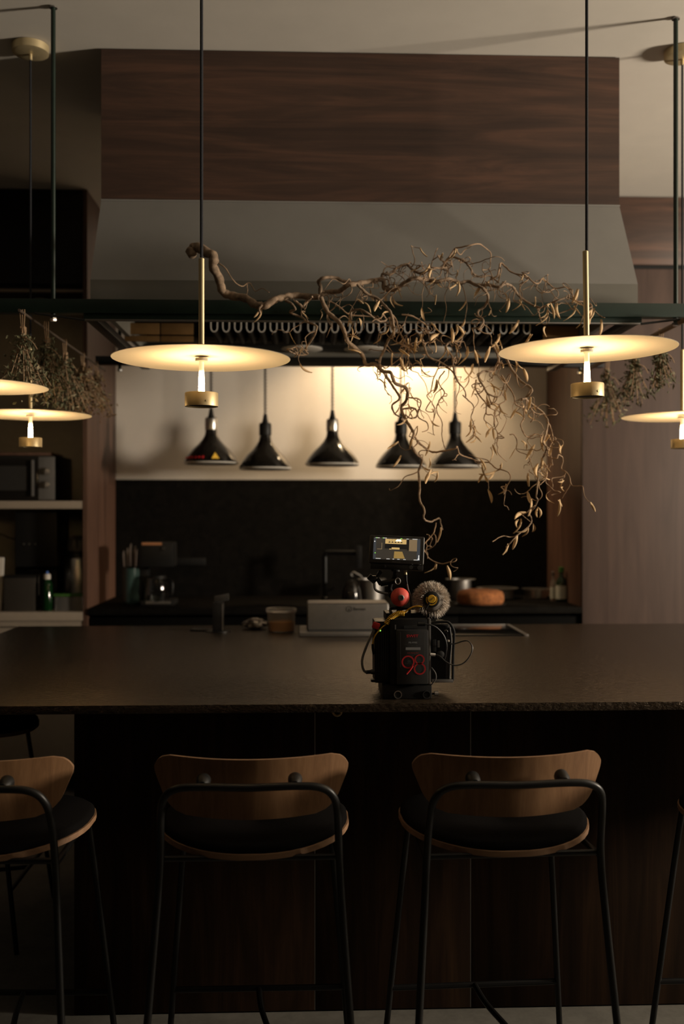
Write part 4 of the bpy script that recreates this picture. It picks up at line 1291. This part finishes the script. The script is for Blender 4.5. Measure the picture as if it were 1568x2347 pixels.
MB().box(0.30, 0.845, 4.1805, 4.188, WT + 0.0003, WT + 0.006, 0.001).build('steel_edge', 'steel_satin', t)

# ================================================================== cinema camera rig
YG = 2.545
kg = K(YG)
rig = thing('camera_rig', 'black video camera rig with monitor, red grip ball and furry microphone on the island edge', 'camera', at(935, YG + 0.05, WT))


def R(px, py, dy=0.0):
    return P(px, py, YG + dy)


def rbox(x0, y0, x1, y1, d0, d1, bev=0.0, zmin=None):
    a, b = R(x0, y1, d0), R(x1, y0, d0)
    return MB().box(a.x, b.x, YG + d0, YG + d1, a.z if zmin is None else zmin, b.z, bev)


# base plate with two rods
base = rbox(878, 1572, 990, 1609, 0.0, 0.17, 0.003, WT + 0.0006).build('base_plate', 'black_plastic', rig)
for x in (912, 978):
    c = R(x, 1592, -0.0005)
    MB().lathe([(9.2 * kg, 0), (9.2 * kg, 0.0030), (7.4 * kg, 0.0030), (7.2 * kg, 0.0)], c, 28, axis=(0, -1, 0)).build('rod_ring', 'steel' if x < 950 else 'dark_grey', base)
    MB().lathe([(7.0 * kg, 0), (6.8 * kg, 0.0012)], c, 24, axis=(0, -1, 0)).build('rod_end', 'black_matte', base)
kb = MB().tube([R(990.5, 1590, 0.02), R(996, 1590, 0.02)], 0.003, 10)
kb.build('knob_shaft', 'black_steel', base)
MB().tube([R(996, 1590, 0.02), R(1004.5, 1590, 0.02)], 0.0068, 14).build('clamp_knob', 'steel_satin', base)
rbox(876, 1564, 880, 1596, 0.02, 0.06, 0.001).build('side_bracket', 'black_steel', base)
rbox(880, 1583, 890, 1589, 0.02, 0.06, 0.001).build('side_bracket', 'steel_satin', base)
# battery plate and battery
plate = rbox(894, 1419, 981, 1571, 0.012, 0.05, 0.003).build('battery_plate', 'black_plastic', rig)
rbox(981.5, 1418, 987.5, 1570, 0.012, 0.03, 0.001).build('plate_edge', 'steel_satin', plate)
rbox(905, 1432, 908, 1443, 0.0105, 0.0115).build('plate_mark', 'mid_grey', plate)
rbox(926, 1434, 960, 1441, 0.0105, 0.0115).build('plate_slot', 'black_matte', plate)
bat = rbox(910, 1444, 982, 1569, -0.012, 0.0115, 0.003).build('battery', 'dark_grey', rig)
bf = -0.0126
text_mesh('brand_text', 'SWIT', 0.0098, 'red_print', bat, R(945.5, 1458, bf), bold=0.0002, sx=1.35)
text_mesh('model_text', 'PB-M98S', 0.0062, 'grey_print', bat, R(946.5, 1473, bf), bold=0.0001)
lines = MB()
for (x0, y0, x1, y1) in ((926, 1476.5, 968, 1477.1), (928, 1520, 966, 1520.6), (918, 1448, 918.6, 1530), (973, 1448, 973.6, 1516)):
    a, b = R(x0, y1, bf), R(x1, y0, bf)
    lines.add([(a.x, a.y, a.z), (b.x, a.y, a.z), (b.x, a.y, b.z), (a.x, a.y, b.z)], [(0, 1, 2, 3)])
lines.build('label_lines', 'dim_print', bat, smooth=False)
text_mesh('voltage_text', '14.4V 98Wh 6.8Ah', 0.0034, 'dim_print', bat, R(947, 1480.5, bf))
pl = MB()
a, b = R(930, 1490, bf), R(964, 1483.5, bf)
pl.add([(a.x, a.y, a.z), (b.x, a.y, a.z), (b.x, a.y, b.z), (a.x, a.y, b.z)], [(0, 1, 2, 3)])
pl.build('label_patch', 'grey_print', bat, smooth=False)
text_mesh('battery_type_text', 'Li-ion Battery Pack', 0.0038, 'red_print', bat, R(947, 1496.5, bf))


def ring_arc(mb, c, ro_, ri_, a0, a1, n=36, sx=1.0):
    vs, fs = [], []
    for i in range(n + 1):
        a = a0 + (a1 - a0) * i / n
        for r in (ro_, ri_):
            vs.append(c + Vector((r * math.cos(a) * sx, 0, r * math.sin(a))))
    for i in range(n):
        fs.append((2 * i, 2 * i + 2, 2 * i + 3, 2 * i + 1))
    mb.add(vs, fs)


num = MB()
bg = bf - 0.0002
ring_arc(num, R(935.5, 1517.5, bg), 15.0 * kg, 11.6 * kg, 0, 2 * PI)
a_, b_ = R(946.5, 1526, bg), R(932, 1545, bg)
num.tube([a_, a_.lerp(b_, 0.5) + Vector((0.001, 0, 0)), b_], [2.0 * kg, 1.9 * kg, 1.8 * kg], 4)
ring_arc(num, R(962, 1511.5, bg), 11.6 * kg, 8.6 * kg, 0, 2 * PI)
ring_arc(num, R(962.5, 1533, bg), 13.6 * kg, 10.4 * kg, 0, 2 * PI, sx=1.02)
num.build('number_98', 'red_print', bat, smooth=False, label='large red number 98')
text_mesh('certification_text', 'CE', 0.0068, 'dim_print', bat, R(938, 1516, bg - 0.0002), bold=0.0001)
text_mesh('small_text', 'Made in China', 0.0030, 'dim_print', bat, R(957, 1524, bg - 0.0002))
# camera body, cage left and right
body = rbox(860, 1430, 1030, 1562, 0.055, 0.17, 0.006).build('camera_body', 'black_plastic', rig)
cl_ = rbox(859, 1424, 893, 1566, 0.03, 0.12, 0.004).build('cage_side', 'black_steel', rig)
for i in range(6):
    rbox(863 + i * 5, 1446, 865 + i * 5, 1540, 0.0285, 0.030).build('cooling_fin', 'dark_grey', cl_)
lcd = MB().lathe([(0.0022, 0), (0.0022, 0.001)], R(871.5, 1445, 0.0275), 10, axis=(0, -1, 0))
lcd.build('status_light', 'led_green', cl_)
rbox(851, 1558, 862, 1564, 0.03, 0.05, 0.001).build('cage_foot', 'black_steel', cl_)
cg = MB()
cpts = [R(990, 1427, 0.05), R(1020, 1425, 0.05), R(1030, 1428, 0.05), R(1038, 1440, 0.05), R(1041, 1455, 0.05), R(1039, 1500, 0.05), R(1038, 1560, 0.05)]
cg.tube(smooth_path(cpts, 4), 3.2 * kg, 10)
cg_o = cg.build('cage_frame', 'black_steel', rig)
rbox(990, 1558, 1039, 1565, 0.04, 0.10, 0.001).build('cage_base', 'steel_satin', cg_o)
text_mesh('cage_text', 'PC02A', 0.0045, 'dim_print', cg_o, R(1002, 1562, 0.0392))
gr = MB().tube(smooth_path([R(1026, 1438, 0.06), R(1030, 1470, 0.06), R(1027, 1510, 0.06), R(1026, 1556, 0.06)], 4), [7 * kg] * 13, 14)
gr.build('hand_grip', 'dark_grey', body)
rbox(990, 1466, 1000, 1494, 0.045, 0.055, 0.001).build('port_door', 'black_plastic', body)
rbox(1003, 1468, 1008, 1484, 0.0535, 0.0548).build('port_marks', 'grey_print', body)
MB().lathe([(9 * kg, 0), (9 * kg, 0.004), (6 * kg, 0.006), (0.001, 0.006)], R(1010, 1500, 0.0545), 24, axis=(0, -1, 0)).build('control_dial', 'dark_grey', body)
MB().lathe([(5 * kg, 0), (5 * kg, 0.005), (3 * kg, 0.007)], R(1022, 1447, 0.054), 20, axis=(0, -1, 0)).build('shutter_dial', 'black_gloss', body)
rbox(1026, 1467, 1031, 1471.5, 0.045, 0.052, 0.001).build('button', 'white_plastic', body)
# top handle stand and red grip ball
rbox(885, 1405, 1000, 1424, 0.05, 0.14, 0.003).build('top_plate', 'black_steel', rig)
rbox(911, 1352, 921, 1406, 0.06, 0.09, 0.003).build('handle_post', 'black_steel', rig)
cb = R(917, 1368.5, 0.035)
MB().ball(cb, 22 * kg, 40, (1, 0.75, 1)).build('grip_ball', 'red_grip', rig)
MB().lathe([(7.2 * kg, 0), (7.2 * kg, 0.004), (5.4 * kg, 0.005), (5.0 * kg, 0.002), (0.001, 0.0015)], cb + Vector((0.0012, -22 * kg * 0.75 + 0.001, 0.0)), 24, axis=(0, -1, 0)).build('grip_bolt', 'steel_satin', rig)
lp = MB()
lp.tube([R(905, 1400, 0.07) + Vector((0.012 * math.cos(a), 0.004 * math.sin(a * 3), 0.009 * math.sin(a))) for a in [2 * PI * i / 16 for i in range(16)]], 0.004, 8, closed=True)
lp.tube([R(928, 1401, 0.07) + Vector((0.013 * math.cos(a), 0.004 * math.sin(a * 3), 0.008 * math.sin(a))) for a in [2 * PI * i / 16 for i in range(16)]], 0.004, 8, closed=True)
lp.build('coiled_loop', 'cable', rig)
# monitor on its arm
mc = R(909.5, 1261, 0.045)
MR = Matrix.Rotation(math.radians(-6), 3, 'Z') @ Matrix.Rotation(math.radians(2.2), 3, 'Y') @ Matrix.Rotation(math.radians(-8), 3, 'X')
MW, MH = 128 * kg, 66 * kg
r_, u_, n_ = MR @ Vector((1, 0, 0)), MR @ Vector((0, 0, 1)), MR @ Vector((0, -1, 0))
mon = MB().obox(mc, (MW, 0.018, MH), MR, 0.004, 3).build('monitor', 'dark_grey', rig)


def mq(x0, y0, x1, y1, lift):
    """quad on the screen, coordinates 0..1 from the top left of the screen"""
    SW, SH = 109 * kg, 51.5 * kg
    o = mc + n_ * (0.0091 + lift) + u_ * (2.2 * kg) - r_ * (0.0 * kg)
    f = lambda x, y: o + r_ * ((x - 0.5) * SW) + u_ * ((0.5 - y) * SH)
    return [f(x0, y1), f(x1, y1), f(x1, y0), f(x0, y0)]


def screen(name, mat, rects, lift):
    mb = MB()
    for q in rects:
        if len(q) == 4:
            mb.add(mq(*q, lift), [(0, 1, 2, 3)])
        else:                   # trapezoid: x0top, x1top, x0bot, x1bot, y0, y1
            a = mq(q[2], q[4], q[3], q[5], lift)
            b = mq(q[0], q[4], q[1], q[5], lift)
            mb.add([a[0], a[1], b[2], b[3]], [(0, 1, 2, 3)])
    return mb.build(name, mat, scr, smooth=False) if scr else mb.build(name, mat, mon, smooth=False)


scr = None
scr = screen('screen', 'screen_dark', [(0, 0, 1, 1)], 0)
screen('screen_side_bar', 'screen_edge', [(0, 0.03, 0.055, 1), (0.93, 0.03, 1, 1)], .0001)
screen('screen_wall', 'screen_wall', [(0.25, 0.06, 0.70, 0.28)], .0002)
screen('screen_highlight', 'screen_hot', [(0.50, 0.58, 0.46, 0.60, 0.06, 0.16)], .0003)
screen('screen_splash', 'screen_black', [(0.24, 0.29, 0.72, 0.50), (0.72, 0.06, 0.76, 0.55)] + [(0.33 + 0.065 * i, 0.06, 0.333 + 0.065 * i, 0.18) for i in range(5)] + [(0.345 + 0.065 * i, 0.325 + 0.065 * i + 0.01, 0.305 + 0.065 * i, 0.36 + 0.065 * i, 0.17, 0.225) for i in range(5)], .0004)
screen('screen_cabinet', 'screen_mid', [(0.76, 0.06, 0.93, 0.58)], .0004)
screen('screen_shelf', 'screen_mid', [(0.17, 0.25, 0.185, 0.52)], .0004)
screen('screen_shelf', 'screen_mid', [(0.08, 0.52, 0.185, 0.55)], .0004)
screen('screen_box', 'screen_wall', [(0.39, 0.44, 0.56, 0.53), (0.34, 0.50, 0.385, 0.54)], .0005)
screen('screen_counter', 'screen_gold', [(0.45, 0.62, 0.44, 0.68, 0.62, 0.93)], .0003)
rects = []
random.seed(2)
for (x0, n_t, y) in ((0.04, 5, 0.012), (0.21, 4, 0.012), (0.70, 3, 0.02), (0.83, 6, 0.018), (0.06, 6, 0.955), (0.29, 4, 0.955), (0.42, 2, 0.955), (0.52, 3, 0.955), (0.65, 3, 0.955), (0.87, 5, 0.955)):
    for i in range(n_t):
        rects.append((x0 + i * 0.018, y, x0 + i * 0.018 + 0.013, y + 0.030))
rects += [(0.012, 0.17, 0.035, 0.22), (0.955, 0.90, 0.99, 0.97), (0.965, 0.75, 0.985, 0.90)]
screen('screen_text', 'screen_text', rects, .0006)
screen('screen_green_mark', 'screen_green', [(0.055, 0.008, 0.075, 0.045), (0.19, 0.008, 0.21, 0.045), (0.57, 0.012, 0.61, 0.045), (0.03, 0.70, 0.055, 0.74)], .0007)
text_mesh('monitor_brand', 'SMALLHD', 0.0046, 'dim_print', mon, mc + n_ * 0.0093 - u_ * (28.3 * kg) + r_ * (0 * kg), r_, u_, bold=0.00012, sx=1.15)
MB().obox(mc - u_ * (MH / 2 + 6.5 * kg) - n_ * 0.004 + r_ * (1.5 * kg), (123 * kg, 0.020, 13 * kg), MR, 0.003).build('monitor_port_block', 'black_plastic', mon)
for dx, rr in ((35, 4.5), (54, 4.8), (-27, 4.0)):
    MB().lathe([(rr * kg, 0), (rr * kg, 0.003), (rr * .6 * kg, 0.0035)], mc - u_ * (MH / 2 + 6.5 * kg) + n_ * 0.006 + r_ * (dx * kg), 18, axis=n_).build('port', 'chrome' if dx > 0 else 'black_steel', mon)
# arm
arm = MB()
c0 = mc - u_ * (MH / 2 + 12 * kg)
arm.lathe([(11 * kg, 0), (11 * kg, 0.004), (6 * kg, 0.006)], c0 - Vector((0, 0, 0.005)), 24)
arm.tube([c0 - Vector((0, 0, 0.002)), R(905, 1322, 0.05), R(901, 1330, 0.055)], [5.5 * kg, 6 * kg, 6 * kg], 14)
arm.tube([R(872, 1338, 0.055), R(912, 1330, 0.045)], 6.5 * kg, 14)
arm.tube([R(897, 1334, 0.055), R(893, 1348, 0.06), R(896, 1356, 0.065)], 5.5 * kg, 12)
arm_o = arm.build('monitor_arm', 'black_plastic', rig)
MB().ball(R(912, 1332, 0.036), 5.2 * kg, 16, (1, .8, 1.15)).build('arm_ball', 'black_gloss', arm_o)
MB().tube([R(912, 1332, 0.032) + Vector((6 * kg * math.cos(a), 0, 7.2 * kg * math.sin(a))) for a in [2 * PI * i / 24 for i in range(24)]], 1.0 * kg, 6, closed=True).build('arm_ring', 'steel_satin', arm_o)
wk = MB()
kc_ = R(864, 1324, 0.045)
for i in range(3):
    a = math.radians(60 + i * 120)
    wk.obox(kc_ + Vector((10 * kg * math.cos(a), -0.002, 10 * kg * math.sin(a))), (18 * kg, 0.012, 10 * kg), (0, -a, 0), 0.003)
wk.obox(R(853, 1327, 0.045), (22 * kg, 0.012, 14 * kg), (0, math.radians(40), 0), 0.003)
wk.build('wing_knob', 'black_gloss', arm_o)
MB().tube(smooth_path([R(858, 1336, 0.04), R(860, 1350, 0.04), R(870, 1357, 0.04), R(889, 1361, 0.045)], 5), 3.0 * kg, 10).build('arm_hose', 'braid', arm_o)
MB().lathe([(7 * kg, 0), (7 * kg, 0.008)], R(897, 1364, 0.045), 16, axis=(0, -1, 0)).build('hose_clamp', 'black_steel', arm_o)
# monitor lead
ml = MB().tube([R(929, 1301, 0.04), R(929, 1309, 0.04)], 4.2 * kg, 14).build('monitor_plug', 'steel', rig)
MB().tube([R(929, 1309.2, 0.04), R(930, 1317, 0.04)], 3.6 * kg, 14).build('plug_band', 'brass', ml)
MB().tube([R(930, 1317.2, 0.04), R(931, 1330, 0.04), R(933, 1338, 0.04)], [3.6 * kg, 2.8 * kg, 1.8 * kg], 12).build('plug_boot', 'black_plastic', ml)
MB().tube(smooth_path([R(933, 1338, 0.04), R(936, 1352, 0.045), R(941, 1366, 0.055), R(942, 1390, 0.07)], 4), 1.8 * kg, 8).build('monitor_lead', 'braid', rig)
# furry microphone
mcn = R(988, 1374, 0.075)
FR = 34 * kg
mic = MB().ball(mcn, FR, 28, (1, 1.15, 1)).build('microphone_windshield', 'fur_dark', rig)
random.seed(44)
fur = MB()
for i in range(5200):
    z = random.uniform(-1, 1)
    a = random.uniform(0, 2 * PI)
    s = math.sqrt(1 - z * z)
    d = Vector((s * math.cos(a), s * math.sin(a) * 1.1, z))
    if d.y < -0.55 and (d.x ** 2 + (d.z + 0.1) ** 2) < 0.42:
        continue
    p0 = mcn + d * FR * 0.97
    dd = (d.normalized() + Vector((random.gauss(0, .28), random.gauss(0, .28), random.gauss(0, .28)))).normalized()
    L_ = random.uniform(9, 17) * kg
    w_ = dd.orthogonal().normalized()
    w_ = Matrix.Rotation(random.uniform(0, 6.28), 3, dd) @ w_
    mid = p0 + dd * L_ * 0.55
    tip = p0 + dd * L_ + Vector((0, 0, -0.15 * L_)) + w_ * random.uniform(-.2, .2) * L_
    fw = 0.00055
    fur.add([p0 - w_ * fw, p0 + w_ * fw, mid + w_ * fw * .8, mid - w_ * fw * .8, tip], [(0, 1, 2, 3), (3, 2, 4)])
fur.build('fur', 'fur', mic, kind='stuff', smooth=False)
mb_c = R(989, 1374, 0.022)
MB().lathe([(19 * kg, 0), (19 * kg, 0.006), (15 * kg, 0.008), (0.001, 0.008)], mb_c + Vector((0, 0.006, 0)), 28, axis=(0, -1, 0)).build('microphone_body', 'black_plastic', rig)
mo = MB()
ring_arc(mo, mb_c + Vector((0, -0.0042, 0)), 13.5 * kg, 10.8 * kg, math.radians(150), math.radians(400))
mo.build('microphone_ring', 'yellow', rig, smooth=False)
cap = MB().lathe([(9.6 * kg, 0), (9.6 * kg, 0.003), (8.8 * kg, 0.004), (0.001, 0.004)], mb_c + Vector((0, -0.0025, 1.5 * kg)), 28, axis=(0, -1, 0)).build('microphone_cap', 'yellow', rig)
text_mesh('microphone_text', 'DEITY', 0.0054, 'black_matte', cap, mb_c + Vector((0, -0.0072, 1.5 * kg)), Vector((0.8, 0, 0.55)), Vector((-0.55, 0, 0.8)), bold=0.0002)
MB().tube([R(985, 1381, 0.01), R(976, 1395, 0.012)], 2.6 * kg, 10).build('microphone_plug', 'black_plastic', rig)
rbox(966, 1410, 1002, 1420, 0.05, 0.09, 0.002).build('shock_mount', 'black_steel', rig)
# yellow coiled lead
yc = MB()
yc.tube(smooth_path([R(968, 1391, 0.012), R(960, 1389.5, 0.012), R(948, 1391, 0.014), R(936, 1397, 0.018), R(926, 1405, 0.02)], 5), 1.9 * kg, 8)
axis_pts = smooth_path([R(926, 1406, 0.02), R(914, 1406, 0.02), R(903, 1411, 0.02), R(893, 1419, 0.02), R(886, 1430, 0.02)], 6)
hel = []
N_ = 150
for i in range(N_ + 1):
    t_ = i / N_ * (len(axis_pts) - 1)
    j = min(int(t_), len(axis_pts) - 2)
    c = axis_pts[j].lerp(axis_pts[j + 1], t_ - j)
    d = (axis_pts[j + 1] - axis_pts[j]).normalized()
    u = Vector((0, 1, 0))
    v = d.cross(u)
    a = 2 * PI * i / 10
    hel.append(c + (u * math.cos(a) + v * math.sin(a)) * 5.0 * kg)
yc.tube(hel, 1.7 * kg, 6)
yc.tube(smooth_path([R(886, 1431, 0.02), R(876, 1438, 0.018), R(864, 1451, 0.016), R(857, 1463, 0.018), R(854, 1476, 0.02)], 5), 1.5 * kg, 8)
yc_o = yc.build('yellow_coiled_lead', 'yellow', rig, angle=80)
MB().tube([R(854, 1476, 0.02), R(854.5, 1485, 0.02), R(857, 1498, 0.03)], [2.6 * kg, 3.2 * kg, 3.6 * kg], 10).build('lead_plug', 'black_plastic', yc_o)
# red plug and braided power lead on the left
rp = MB().obox(R(862, 1434, 0.025), (17 * kg, 0.012, 15 * kg), (0, math.radians(20), 0), 0.003).build('red_connector', 'red_plastic', rig)
MB().tube(smooth_path([R(857, 1445, 0.02), R(847, 1465, 0.02), R(836, 1492, 0.02), R(830, 1515, 0.02), R(833, 1535, 0.022), R(841, 1541, 0.03)], 5), 3.0 * kg, 10).build('braided_lead', 'braid', rig)
MB().tube([R(840, 1540.5, 0.03), R(850, 1540, 0.035)], 4.6 * kg, 12).build('lead_connector', 'black_plastic', rig)
MB().tube([R(850, 1540, 0.035), R(859, 1540, 0.035)], 5.8 * kg, 12).build('connector_nut', 'dark_grey', rig)
# cables on the right
MB().tube([R(957, 1430, -0.004), R(974, 1430, -0.004)], 5.0 * kg, 12).build('power_plug', 'black_plastic', rig)
MB().tube(smooth_path([R(974, 1431, -0.004), R(990, 1433, -0.004), R(1004, 1441, 0.0), R(1018, 1458, 0.005), R(1024, 1480, 0.01), R(1021, 1505, 0.02), R(1017, 1513, 0.03)], 6), 1.8 * kg, 8).build('power_lead', 'cable', rig)
MB().tube([R(986, 1500, 0.015), R(998, 1501, 0.015)], 3.6 * kg, 12).build('white_plug', 'white_plastic', rig)
MB().tube(smooth_path([R(998, 1501, 0.015), R(1008, 1504, 0.012), R(1024, 1518, 0.006), R(1044, 1525, 0.004), R(1064, 1519, 0.004), R(1078, 1502, 0.006), R(1083, 1484, 0.01), R(1075, 1471, 0.015), R(1063, 1469, 0.02), R(1045, 1475, 0.03), R(1030, 1476, 0.045)], 6), 1.6 * kg, 8).build('looped_lead', 'cable', rig)
MB().tube(smooth_path([R(989, 1530, 0.01), R(998, 1543, 0.006), R(999, 1556, 0.006), R(990, 1568, 0.01), R(984, 1574, 0.02)], 5), 1.6 * kg, 8).build('short_lead', 'braid', rig)
# lens pointing into the kitchen
MB().lathe([(0.034, 0), (0.036, 0.01), (0.036, 0.06), (0.040, 0.065), (0.040, 0.085), (0.036, 0.086)], R(945, 1495, 0.17), 30, axis=(0, 1, 0)).build('lens', 'black_plastic', rig)
